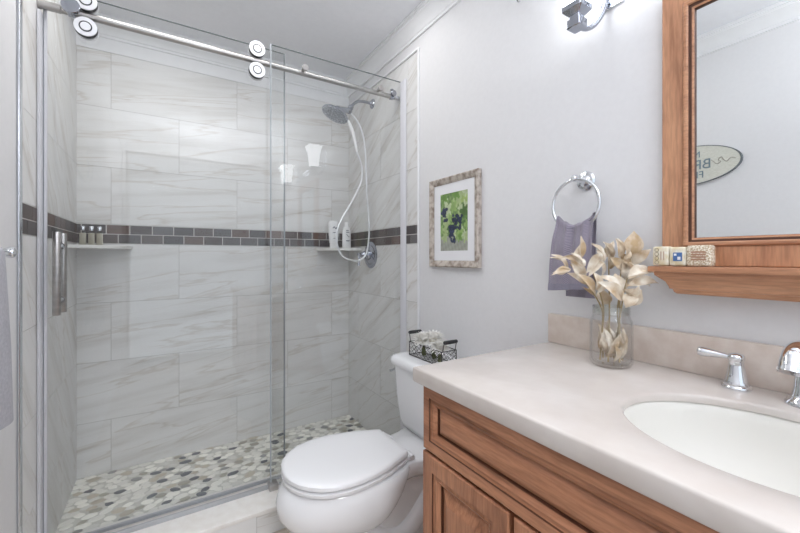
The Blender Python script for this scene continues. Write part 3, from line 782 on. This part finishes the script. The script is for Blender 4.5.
# countertop with elliptical cut-out
SX, SY, SA, SB = .800, .190, .170, .205
CX0, CX1, CY0, CY1 = .5436, XR - .001, VY0 - .012, .807
def counter():
    m = MB(); n = 96
    angs = [2 * math.pi * k / n for k in range(n)]
    for cx, cy in ((CX0, CY0), (CX1, CY0), (CX1, CY1), (CX0, CY1)):
        a = math.atan2(cy - SY, cx - SX) % (2 * math.pi)
        i = min(range(n), key=lambda k: abs(angs[k] - a)); angs[i] = a
    def rim(ins, z):
        o = []
        for a in angs:
            c, s_ = math.cos(a), math.sin(a); tt = 1e9
            if c > 1e-9: tt = min(tt, (CX1 - SX) / c)
            if c < -1e-9: tt = min(tt, (CX0 - SX) / c)
            if s_ > 1e-9: tt = min(tt, (CY1 - SY) / s_)
            if s_ < -1e-9: tt = min(tt, (CY0 - SY) / s_)
            x, y = SX + tt * c, SY + tt * s_
            o.append((min(max(x, CX0 + ins), CX1 - ins * .2), min(max(y, CY0 + ins), CY1 - ins), z))
        return o
    def hole(g, z): return [(SX + (SA + g) * math.cos(a), SY + (SB + g) * math.sin(a), z) for a in angs]
    T, th = CZ, .016
    ringsx = [hole(0, T - th), hole(0, T - .006), hole(.002, T - .002), hole(.006, T), rim(.006, T), rim(.0025, T - .001), rim(.0007, T - .003), rim(0, T - .006), rim(0, T - CT + .004), rim(.003, T - CT), rim(.030, T - CT), rim(.031, T - th), hole(0, T - th)]
    m.rings(ringsx, False, False)
    bmesh.ops.remove_doubles(m.bm, verts=m.bm.verts, dist=1e-6)
    return m
co = tag(counter().build('countertop', M['counter'], base=(SX, SY, CZ - CT), smooth=40), 'cream marble-look vanity countertop with rounded edge and oval sink opening', 'countertop')
bs = tag(MB().box(XR - .021, XR - .001, CY0, .807, CZ + .0003, CZ + .0945, .002).build('backsplash', M['splash'], base=(XR - .01, .2, CZ)), 'low beige stone backsplash strip along the wall behind the faucet', 'backsplash')
# undermount basin
def basin():
    m = MB(); n = 64
    def rg(g, z, k=1.0, dx=0): return [(SX + dx + (SA + g) * k * math.cos(2 * math.pi * i / n), SY + (SB + g) * k * math.sin(2 * math.pi * i / n), z) for i in range(n)]
    T = CZ - .0165
    rs = [rg(.022, T - .010), rg(.022, T), rg(.004, T), rg(.001, T - .004), rg(-.003, T - .02), rg(-.010, T - .05), rg(-.024, T - .085), rg(-.05, T - .115), rg(-.09, T - .135), rg(-.13, T - .142), rg(-.145, T - .144)]
    m.rings(rs, False, True)
    # outside of the bowl
    m.rings([rg(.022, T - .010), rg(.012, T - .012), rg(.006, T - .06), rg(-.012, T - .10), rg(-.05, T - .135), rg(-.12, T - .155)], False, True)
    return m
t = thing('sink', (SX, SY, CZ - .18), 'off-white oval undermount sink set in the cream countertop', 'sink')
basin().build('basin', M['basin'], t, smooth=50, recalc=True)
MB().lathe([(.022, 0), (.022, .003), (.015, .004), (.010, .002), (.001, .002)], (SX, SY, CZ - .0165 - .1435), n=24).build('drain', M['chrome'], t)

# faucet
FY = .197
t = thing('faucet', (1.03, FY, CZ), 'chrome widespread faucet with curved spout and lever handles behind the sink', 'faucet')
sp = MB()
sp.lathe([(.029, 0), (.029, .004), (.026, .010), (.021, .014), (.019, .020), (.0165, .035), (.0145, .060)], (1.030, FY, CZ + .0004), n=28)
sp.tube([(1.030, FY, CZ + .05), (1.030, FY, CZ + .075), (1.024, FY, CZ + .098), (1.002, FY, CZ + .111), (.974, FY, CZ + .109), (.952, FY, CZ + .095), (.942, FY, CZ + .076)], [.0145, .0140, .0150, .0165, .0180, .0190, .0200], 20, smooth=6)
sp.build('spout', M['chrome'], t, smooth=50)
for hy, s_ in ((.302, 1), (.092, -1)):
    h = MB().lathe([(.0245, 0), (.0255, .003), (.0245, .007), (.0220, .009), (.0228, .012), (.0195, .019), (.0165, .032), (.0135, .050), (.0125, .060), (.0145, .0625), (.0150, .068), (.0125, .073), (.006, .076), (.001, .0765)], (1.040, hy, CZ + .0004), n=28).build('handle', M['chrome'], t, smooth=50)
    MB().tube([(1.040, hy + s_ * .008, CZ + .0665), (1.040, hy + s_ * .025, CZ + .067), (1.039, hy + s_ * .042, CZ + .0675), (1.038, hy + s_ * .058, CZ + .068), (1.038, hy + s_ * .066, CZ + .068), (1.038, hy + s_ * .069, CZ + .068)], [.0050, .0062, .0088, .0108, .0095, .003], 14, smooth=4).build('lever', M['chrome'], h, smooth=50)

# ------------------------------------------------------------------ glass jar with dried leaves
JX, JY = .988, .541
t = thing('mason_jar', (JX, JY, CZ), 'clear glass mason jar of dried leaves on the countertop', 'jar')
JR = .0500
outer = [(.001, .0006), (.040, .0006), (.046, .004), (JR, .012), (JR, .108), (.0490, .117), (.0455, .125), (.0435, .130), (.0425, .134)]
inner = [(.0400, .134), (.0412, .130), (.0435, .123), (.0470, .114), (.0475, .020), (.042, .009), (.001, .008)]
MB().lathe(outer + inner, (JX, JY, CZ), n=40, cap0=False, cap1=False).build('jar_body', M['jarglass'], t, smooth=50)
rim_ = MB().lathe([(.0425, .1341), (.0440, .137), (.0425, .140), (.0445, .143), (.0425, .147), (.0440, .151), (.0430, .155), (.0405, .155), (.0400, .1341)], (JX, JY, CZ), n=40, cap0=False, cap1=False)
rim_.build('threaded_rim', M['jarrim'], t, smooth=50)

SN, CN = math.sin(YAW), math.cos(YAW)
def from_view(u, v, depth):
    """a world point seen along (u, v) at the given distance in front of the camera"""
    a, b = (u - 400) / 376.0, -(v - 257.8) / 376.0
    return Vector(((SN + CN * a) * depth, (CN - SN * a) * depth, CAM_H + b * depth))
def leaf_mesh(m, base, tip, w, bow, facing, fold=.25, twist=0.0):
    base, tip = Vector(base), Vector(tip); d = tip - base; ln = d.length; d.normalize()
    n = (Vector(facing) - d * d.dot(Vector(facing))).normalized()
    if twist: n = Quaternion(d, twist) @ n
    s_ = d.cross(n).normalized(); K = 9; V = []
    for k in range(K + 1):
        f = k / K
        wd = w * .5 * (math.sin(math.pi * f ** .80) ** 1.15 if 0 < f < 1 else .02) + .0006 * (1 - f)
        c = base + d * (ln * f) + Vector((0, 0, 1)) * (bow * math.sin(math.pi * f)) + n * (.008 * math.sin(math.pi * f))
        row = []
        for q in (-1, -.5, 0, .5, 1):
            row.append(m.bm.verts.new(c + s_ * (wd * q) + n * (abs(q) * wd * fold) + n * (.0015 * math.sin(7 * f + q * 2))))
        V.append(row)
    for A, B in zip(V[:-1], V[1:]):
        for i in range(4): m.bm.faces.new((A[i], A[i + 1], B[i + 1], B[i]))
def pc(x, y): return 540 + x / 5.333, 220 + y / 5.333
ST = {
 'left': ('dried pale leaf stem leaning farthest left out of the jar', .99, [((150, 250), (60, 185), 30, 0), ((165, 265), (60, 295), 34, .004), ((232, 246), (95, 205), 26, .014), ((260, 345), (140, 280), 38, .004), ((245, 300), (165, 220), 40, 0), ((205, 215), (218, 85), 42, 0), ((300, 400), (240, 370), 26, 0)], (160, 235)),
 'left_mid': ('dried leaf stem of broad cream leaves just right of the leftmost one', .965, [((290, 385), (195, 285), 48, 0), ((303, 375), (288, 278), 58, 0), ((248, 285), (345, 180), 36, .012), ((335, 215), (275, 125), 42, 0), ((230, 240), (165, 175), 22, 0)], (270, 250)),
 'mid': ('short dried leaf stem in the middle with small upright leaves', 1.02, [((385, 205), (345, 118), 40, 0), ((360, 450), (318, 355), 52, 0), ((375, 260), (362, 175), 40, 0), ((330, 300), (300, 205), 44, 0), ((352, 200), (395, 110), 34, 0)], (365, 190)),
 'tall_mid': ('dried leaf stem behind the middle with one broad central leaf', .985, [((425, 200), (405, 98), 42, 0), ((452, 305), (432, 165), 74, 0), ((445, 270), (372, 200), 46, .003), ((400, 390), (400, 285), 76, 0), ((440, 200), (455, 120), 36, 0)], (435, 150)),
 'right_tall': ('tallest dried leaf stem ending in an upright pointed leaf', 1.01, [((495, 195), (500, 58), 80, 0), ((480, 238), (592, 155), 50, .004), ((470, 260), (430, 215), 40, 0), ((455, 330), (500, 240), 50, 0)], (488, 195)),
 'right': ('dried leaf stem spreading right with long drooping pale leaves', .955, [((470, 315), (622, 292), 52, .010), ((468, 345), (634, 338), 42, .010), ((458, 452), (542, 372), 78, .004), ((450, 432), (298, 302), 66, .012), ((470, 400), (530, 350), 50, 0)], (465, 310)),
}
rl = random.Random(5)
for nm, (label, dep, leaves, top) in ST.items():
    r0 = thing('dried_leaf_stem', (JX, JY, CZ + .012), label, 'dried leaves', 'dried leaf stems in the mason jar')
    k = list(ST).index(nm); a = k * 1.05 + 1.3
    foot = Vector((JX + .026 * math.cos(a), JY + .026 * math.sin(a), CZ + .014))
    topw = from_view(*pc(*top), dep)
    # neck point inside the rim
    nk = Vector((JX, JY, CZ + .150)) + Vector((topw.x - JX, topw.y - JY, 0)).normalized() * .024
    MB().tube([foot, foot.lerp(nk, .5), nk, nk.lerp(topw, .5) + Vector((0, 0, .008)), topw], [.0022, .0022, .002, .0017, .0012], 7, smooth=5).build('stem', M['stem'], r0)
    m = MB()
    for (b0, t0, wpx, bow) in leaves:
        d0 = dep + rl.uniform(-.012, .012)
        b_ = from_view(*pc(*b0), d0); t_ = from_view(*pc(*t0), d0 + rl.uniform(-.03, .02))
        leaf_mesh(m, b_, t_, wpx / 5.333 * dep / 376 * 1.12, bow, (-.5, -.75, .35), rl.uniform(.2, .6), rl.uniform(-.55, .55))
        if rl.random() < .75:      # a smaller leaf beside it on the same stem
            d1 = dep + rl.uniform(-.02, .03); jx, jy = rl.uniform(-28, 28), rl.uniform(-22, 30)
            b2 = from_view(*pc(b0[0] + jx * .4, b0[1] + jy * .6), d1); t2 = from_view(*pc(t0[0] * .8 + b0[0] * .2 + jx, t0[1] * .8 + b0[1] * .2 + jy), d1 + rl.uniform(-.03, .03))
            leaf_mesh(m, b2, t2, wpx / 5.333 * dep / 376 * 1.0, bow * .6, (-.5, -.75, .35), rl.uniform(.3, .8), rl.uniform(-.9, .9))
    # leaves packed down inside the jar
    for j in range(6):
        aa = a + rl.uniform(-.9, .9); rr = rl.uniform(.008, .028); z0 = CZ + rl.uniform(.016, .055)
        b_ = Vector((JX + rr * math.cos(aa), JY + rr * math.sin(aa), z0)); a2 = aa + rl.uniform(-.8, .8)
        t_ = Vector((JX + .030 * math.cos(a2), JY + .030 * math.sin(a2), min(z0 + rl.uniform(.035, .065), CZ + .118)))
        leaf_mesh(m, b_, t_, rl.uniform(.014, .022), 0, (-.5, -.75, .1), .3, rl.uniform(-.7, .7))
    m.build('foliage', M['leaf'], r0, smooth=80, recalc=False)

# ------------------------------------------------------------------ mirror with ledge
MY1, MY0, MZ0, MZ1 = .463, -.066, 1.137, 1.830
t = thing('mirror', (XR, .2, MZ0 - .06), 'wall mirror in wide brown wood frame with a ledge along its foot', 'mirror')
MX = XR - .001
fnm = lambda u, v, h: (MX - h, u, v)
m = MB()
m.nested(fnm, MY0, MY1, MZ0, MZ1, [(0, 0), (0, .024), (.002, .026), (.046, .026)], fill=False)
m.build('frame', M['wood_mz'], t, smooth=0)
m = MB()
m.nested(fnm, MY0 + .0462, MY1 - .0462, MZ0 + .0462, MZ1 - .0462, [(0, .018), (0, .027), (.001, .029), (.004, .031), (.009, .030), (.012, .027), (.0125, .024), (.0175, .023), (.022, .0205), (.0222, .016), (.0235, .012)], fill=False, mis=[1, 0, 0, 0, 0, 1, 1, 0, 1, 1])
m.build('inner_moulding', [M['wood_my'], M['glaze']], t, smooth=30)
MB().box(MX - .014, MX - .010, MY0 + .060, MY1 - .060, MZ0 + .060, MZ1 - .060).build('mirror_glass', M['mirror'], t, smooth=0)
LY1, LY0, LX = .464, -.070, 1.010
MB().box(LX, MX - .0005, LY0, LY1, MZ0 - .0145, MZ0 - .0004, .002).build('ledge', M['wood_my'], t)
m = MB(); rs = []
for z, ins in ((MZ0 - .0148, .010), (MZ0 - .022, .011), (MZ0 - .026, .015), (MZ0 - .038, .028), (MZ0 - .050, .033), (MZ0 - .055, .034), (MZ0 - .056, .039), (MZ0 - .063, .041), (MZ0 - .067, .046)):
    rs.append([(LX + ins, LY0 + ins, z), (MX - .0005, LY0 + ins, z), (MX - .0005, LY1 - ins, z), (LX + ins, LY1 - ins, z)])
m.rings(rs); m.build('apron', M['wood_my'], t, smooth=30)

# wrapped soaps on the ledge
def soap(y0, y1, h, label, body, kind):
    x0, x1 = LX + .006, LX + .034; z0 = MZ0 - .0004 + .0008; yc = (y0 + y1) / 2
    t = thing('wrapped_soap', ((x0 + x1) / 2, yc, z0), label, 'soap', 'wrapped soaps on the mirror ledge')
    MB().box(x0, x1, y0, y1, z0, z0 + h, .005, 3).build('wrapper', body, t)
    if kind == 'pattern':
        for k in range(4): MB().torus((x0, y1 - .010, z0 + .0085 + k * .010), .0042, .0006, (1, 0, 0), 14, 5).build('printed_ring', M['soap_dark'], t)
        for k in range(2): MB().box(x0 - .0006, x0 + .0006, y1 - .020 - k * .006, y1 - .0185 - k * .006, z0 + .014, z0 + h - .012).build('printed_bar', M['soap_brown'], t)
    if kind == 'blue':
        d = MB().box(x0 - .0008, x0 + .0008, yc - .010, yc + .008, z0 + .012, z0 + .032).build('label_patch', M['soap_blue'], t, smooth=0)
        e_ = MB(); e_.box(x0 - .0012, x0, yc - .007, yc - .001, z0 + .015, z0 + .022); e_.box(x0 - .0012, x0, yc + .001, yc + .006, z0 + .0245, z0 + .0295)
        e_.build('label_mark', M['white_ink'], d, smooth=0)
    if kind == 'brown':
        d = MB()
        for k in range(4): d.box(x0 - .0007, x0 + .0006, yc - .014, yc + .014, z0 + .014 + k * .0056, z0 + .0175 + k * .0056)
        d.build('label_patch', M['soap_brown'], t, smooth=0)
soap(.420, .4555, .047, 'cream wrapped soap with brown pattern at left end of the ledge', M['soap'], 'pattern')
soap(.3855, .4195, .045, 'cream wrapped soap with a blue square label, between two others', M['soap'], 'blue')
soap(.338, .385, .048, 'beige wrapped soap with brown label at right of the soap row', M['soap_tan'], 'brown')

# ------------------------------------------------------------------ vanity light
t = thing('vanity_light', (XR, .25, 1.89), 'chrome two-lamp vanity light with frosted square flared shades above mirror', 'wall light')
for yc in (.605, -.105):
    m = MB()
    m.nested(fnm, yc - .035, yc + .035, 1.886, 2.03, [(0, 0), (0, .006), (.002, .008), (.006, .008), (.007, .005), (.012, .005), (.013, .009), (.018, .010)])
    m.build('wall_plate', M['chrome'], t, smooth=0)
m = MB()
for h, x in ((.028, .012), (.018, .020), (.008, .027)):
    m.box(MX - x, MX, -.069, .569, 1.934 - h, 1.934 + h, .002)
m.build('bar', M['chrome'], t, smooth=30)
for yc in (.645, -.105):
    sxc = 1.000
    m = MB().tube([(MX - .008, yc - .030, 1.925), (MX - .022, yc - .026, 1.878), (MX - .045, yc - .014, 1.838), (MX - .070, yc - .003, 1.824), (sxc + .012, yc, 1.825), (sxc, yc, 1.827)], .0095, 12, smooth=5, flat=.8)
    m.build('arm', M['fixture'], t)
    def sq(hw, z, r=.2): return rrect(sxc - hw, sxc + hw, yc - hw, yc + hw, hw * r, z, 3)
    cp = MB().rings([sq(.018, 1.812), sq(.021, 1.815), sq(.021, 1.836), sq(.015, 1.840), sq(.015, 1.848), sq(.020, 1.852), sq(.027, 1.860), sq(.030, 1.863), sq(.030, 1.876), sq(.027, 1.878)]).build('cup', M['fixture'], t, smooth=25)
    MB().rings([sq(.028, 1.880), sq(.034, 1.900), sq(.036, 1.94), sq(.039, 1.98), sq(.046, 2.012), sq(.058, 2.04), sq(.055, 2.04), sq(.043, 2.012), sq(.036, 1.98), sq(.033, 1.94), sq(.028, 1.90)]).build('shade', M['shade'], t, smooth=40)

# ------------------------------------------------------------------ towel ring and hand towel
RY, RZ, RX = .684, 1.318, 1.052
t = thing('towel_ring', (XR, RY, 1.40), 'chrome towel ring on round wall plate between picture and mirror', 'towel ring')
MB().lathe([(.030, 0), (.030, .004), (.026, .009), (.018, .011), (.014, .016), (.010, .022), (.0085, .032), (.0085, .058)], (XR - .0005, RY, 1.395), (-1, 0, 0), 28).build('wall_plate', M['chrome'], t)
MB().lathe([(.001, -.013), (.006, -.0125), (.010, -.008), (.011, 0), (.010, .008), (.006, .0125), (.001, .013)], (RX, RY, 1.397), (-1, 0, 0), 20).build('knob', M['chrome'], t)
MB().torus((RX, RY, RZ), .076, .0050, (1, 0, 0), 64, 12).build('ring', M['chrome'], t)
def towel_sheet(m, y_of, x_of, z_of, nu, nv, th):
    F = []; B = []
    for j in range(nv + 1):
        f = []; b = []
        for i in range(nu + 1):
            u, v = i / nu, j / nv
            x, y, z = x_of(u, v), y_of(u, v), z_of(u, v)
            f.append(m.bm.verts.new((x, y, z))); b.append(m.bm.verts.new((x + th, y, z)))
        F.append(f); B.append(b)
    for j in range(nv):
        for i in range(nu):
            m.bm.faces.new((F[j][i], F[j][i + 1], F[j + 1][i + 1], F[j + 1][i])); m.bm.faces.new((B[j][i], B[j + 1][i], B[j + 1][i + 1], B[j][i + 1]))
    for j in range(nv):
        for i in (0, nu): m.bm.faces.new((F[j][i], F[j + 1][i], B[j + 1][i], B[j][i]))
    for i in range(nu):
        for j in (0, nv): m.bm.faces.new((F[j][i], F[j][i + 1], B[j][i + 1], B[j][i]))
t = thing('hand_towel', (RX, RY, 1.05), 'purple-grey woven hand towel hanging through the chrome ring', 'towel')
sm = lambda a: a * a * (3 - 2 * a)
def tz_top(u): return RZ - math.sqrt(max(.076 ** 2 - (u - .5) ** 2 * .0145, 1e-6)) + .008
def yt(u, v, w0=.118, w1=.142, sh=.0): return RY - .001 + (u - .5) * (w0 + (w1 - w0) * sm(min(1, v * 1.4))) + sh * v + .004 * math.sin(9 * u + 3 * v) * v
m = MB()
fold = lambda u, v: .005 * math.sin(u * 15 + .6) * (1 - .7 * v) + .0025 * math.sin(u * 27 + v * 2) * (1 - .6 * v)
towel_sheet(m, lambda u, v: yt(u, v, sh=.010), lambda u, v: RX - .011 - .012 * sm(min(1, v * 3)) + fold(u, v), lambda u, v: tz_top(u) + (1.066 - tz_top(u)) * v - .012 * u * v, 40, 36, .004)
# over the ring
for k in range(1): pass
towel_sheet(m, lambda u, v: yt(.10 + .62 * u if v > .9 else u * (1 - .38 * v) + .10 * v, v * .8, sh=.006), lambda u, v: RX + .009 + fold(u, v) * .8, lambda u, v: tz_top(u) + (1.040 - tz_top(u)) * v - .002, 40, 36, .004)
n_ = 24
rings_ = []
for i in range(n_ + 1):
    u = i / n_; y = yt(u, 0); z = tz_top(u)
    rings_.append([(RX - .012 + fold(u, 0) * .9 + .0, y, z - .003), (RX - .010 + fold(u, 0) * .9, y, z + .006), (RX + .001 + fold(u, 0) * .5, y, z + .010 + .003 * math.sin(u * 19)), (RX + .012 + fold(u, 0) * .8, y, z + .005), (RX + .013 + fold(u, 0) * .8, y, z - .003)])
m.rings(rings_, False, False, closed=False)
m.build('towel_cloth', M['towel'], t, smooth=70)
m = MB()
towel_sheet(m, lambda u, v: yt(u, .90 + v * .095, sh=.010), lambda u, v: RX - .0243 + fold(u, .94) , lambda u, v: (tz_top(u) + (1.066 - tz_top(u)) * (.90 + v * .095)) - .012 * u * (.9 + .095 * v), 40, 4, .001)
m.build('hem_band', M['towel_band'], t, smooth=70)

# ------------------------------------------------------------------ framed grape print
PY0, PY1, PZ0, PZ1 = 1.139, 1.476, 1.114, 1.526
t = thing('picture_frame', (XR, (PY0 + PY1) / 2, PZ0), 'framed grape vine print in weathered wood frame on the wall above toilet', 'picture')
fnp = lambda u, v, h: (XR - .0008 - h, u, v)
MB().nested(fnp, PY0, PY1, PZ0, PZ1, [(0, 0), (0, .018), (.002, .021), (.006, .022), (.020, .017), (.026, .014), (.027, .012), (.030, .011)], fill=False).build('frame', M['frame'], t, smooth=0)
MB().nested(fnp, PY0 + .029, PY1 - .029, PZ0 + .029, PZ1 - .029, [(0, .0095), (.0445, .0095), (.0455, .0079)], fill=False).build('mat_board', M['mat_board'], t, smooth=0)
def grape_print():
    a0, a1, b0, b1 = PY0 + .074, PY1 - .074, PZ0 + .074, PZ1 - .074
    nu, nv = 46, 68; m = MB(); lay = m.bm.loops.layers.float_color.new('Col'); rnd = random.Random(4)
    leaves = [(rnd.uniform(0, 1), rnd.uniform(.22, 1.05), rnd.uniform(.09, .2), rnd.choice([(.16, .30, .07), (.28, .42, .14), (.40, .50, .24), (.09, .17, .05), (.50, .58, .36)])) for _ in range(38)]
    # grapes: bunch centres as seen from the room (left is +y, so u runs right to left)
    grapes = []
    for cx, cy, sx_, sy_, n in ((.38, .50, .17, .12, 26), (.56, .30, .10, .14, 22), (.84, .62, .10, .12, 16)):
        for _ in range(n): grapes.append((cx + rnd.uniform(-1, 1) * sx_, cy + rnd.uniform(-1, 1) * sy_, rnd.uniform(.035, .05), rnd.uniform(.7, 1.3)))
    def col(u, v):
        n = .5 + .5 * math.sin(u * 37 + v * 11) * math.sin(v * 41 - u * 17)
        c = (.30 + .1 * n, .31 + .1 * n, .27 + .08 * n) if v < .26 else (.10 + .16 * n, .20 + .18 * n, .07 + .06 * n)
        if v > .80 and u < .45: c = (.30 + .1 * n, .42 + .1 * n, .16)
        for x, y, r, k in leaves:
            a = math.atan2(v - y, u - x); d = math.hypot(u - x, (v - y) * 1.3)
            if d < r * (.75 + .25 * math.cos(5 * a)): c = tuple(q * (.85 + .3 * d / r) for q in k)
        for x, y, r, k in grapes:
            d = math.hypot(u - x, (v - y) * 1.4)
            if d < r: q = k * (1.3 - .9 * d / r); c = (.035 * q, .05 * q, .11 * q)
        return (*c, 1)
    V = [[m.bm.verts.new(fnp(a0 + (a1 - a0) * i / nu, b0 + (b1 - b0) * j / nv, .0078)) for i in range(nu + 1)] for j in range(nv + 1)]
    for j in range(nv):
        for i in range(nu):
            f = m.bm.faces.new((V[j][i], V[j][i + 1], V[j + 1][i + 1], V[j + 1][i]))
            for l, (ii, jj) in zip(f.loops, ((i, j), (i + 1, j), (i + 1, j + 1), (i, j + 1))): l[lay] = col(ii / nu, jj / nv)
    return m
grape_print().build('print', M['print'], t, smooth=0)

# small chrome hook high on the wall
t = MB().lathe([(.016, 0), (.016, .004), (.008, .008), (.006, .03)], (XR - .0005, .925, 2.125), (-1, 0, 0), 20)
t.tube([(XR - .03, .925, 2.125), (XR - .034, .925, 2.105), (XR - .030, .925, 2.088), (XR - .022, .925, 2.082)], [.006, .006, .006, .004], 10, smooth=4)
tag(t.build('wall_hook', M['chrome'], base=(XR - .0005, .925, 2.125)), 'small chrome hook high on the wall left of the vanity light', 'hook')

# ------------------------------------------------------------------ left wall: towel bar, towel, sign
tbx, tbz = XL + .060, 1.170
t = thing('towel_bar', (XL, 1.0, tbz), 'chrome towel bar on the left wall at the photo edge', 'towel bar')
MB().tube([(tbx, .66, tbz), (tbx, 1.275, tbz)], .008, 16).build('bar', M['chrome'], t)
for y in (.67, 1.265):
    MB().lathe([(.026, 0), (.026, .005), (.016, .010), (.010, .018), (.009, .050), (.012, .056), (.014, .062), (.012, .070), (.006, .075), (.001, .076)], (XL + .0005, y, tbz), (1, 0, 0), 24).build('post', M['chrome'], t)
m = MB(); rs = []
ty0, ty1 = .78, 1.198
n_ = 30
for i in range(n_ + 1):
    u = i / n_; y = ty0 + (ty1 - ty0) * u; k = .004 * math.sin(u * 22)
    sec = [(tbx + .012 + k * 1.5, .775), (tbx + .014 + k, .95), (tbx + .012, 1.12), (tbx + .011, tbz), (tbx + .006, tbz + .011), (tbx - .004, tbz + .012), (tbx - .011, tbz + .002), (tbx - .013, 1.10), (tbx - .016 - k, .82), (tbx - .012 - k, .82), (tbx - .009, 1.10), (tbx - .0085, tbz), (tbx, tbz + .0085), (tbx + .0085, tbz), (tbx + .009, 1.12), (tbx + .010 + k, .95), (tbx + .008 + k * 1.5, .775)]
    rs.append([(x, y + .055 * u * max(0, tbz - z) / .41, z) for x, z in sec])
m.rings(rs)
tag(m.build('bath_towel', M['towel2'], base=(tbx, 1.0, .775), smooth=60), 'pale grey towel hanging from the towel bar on the left wall', 'towel')

SGY, SGZ, SGA, SGB = .985, 1.683, .268, .112
t = thing('oval_sign', (XL, SGY, SGZ - SGB), 'cream oval wooden wall sign with blue-grey letters, seen in the mirror', 'sign')
m = MB(); n = 56
el = lambda k, x: [(x, SGY + SGA * k * math.cos(2 * math.pi * i / n), SGZ + SGB * k * math.sin(2 * math.pi * i / n)) for i in range(n)]
m.rings([el(.995, XL + .0008), el(.995, XL + .010), el(.985, XL + .012)]); m.build('board', M['sign'], t)
MB().rings([el(1.0, XL + .0008), el(1.0, XL + .0135), el(.972, XL + .0135), el(.970, XL + .011)], False, False).build('rim', M['signedge'], t)
def letters(txt, y, z, size, m_, parent):
    cu = bpy.data.curves.new('lettering', 'FONT'); cu.body = txt; cu.size = size; cu.extrude = .0008; cu.align_x = 'LEFT'; cu.align_y = 'CENTER'
    o = bpy.data.objects.new('lettering', cu); COL.objects.link(o)
    dg = bpy.context.evaluated_depsgraph_get(); me = bpy.data.meshes.new_from_object(o.evaluated_get(dg))
    bpy.data.objects.remove(o); me.materials.append(m_)
    # text x axis -> +Y, text y axis -> +Z, facing +X
    me.transform(Matrix(((0, 0, 1, XL + .0135), (1, 0, 0, y), (0, 1, 0, z), (0, 0, 0, 1))))
    me.transform(Matrix.Translation(-world_loc(parent)))
    q = bpy.data.objects.new('lettering', me); COL.objects.link(q); q.parent = parent
letters('BR', .848, SGZ - .004, .076, M['signink'], t)
letters('N', .898, SGZ + .055, .050, M['signink'], t)
letters('FI', .882, SGZ - .060, .054, M['signink'], t)
m = MB()
sx_ = XL + .013
m.tube([(sx_, .745, SGZ + .002), (sx_, .765, SGZ + .010), (sx_, .782, SGZ - .006), (sx_, .796, SGZ + .006), (sx_, .806, SGZ + .022), (sx_, .818, SGZ + .008), (sx_, .808, SGZ - .002), (sx_, .824, SGZ - .012), (sx_, .842, SGZ + .006), (sx_, .850, SGZ + .014)], .0022, 6, smooth=6)
m.build('scroll_ornament', M['signgold'], t)
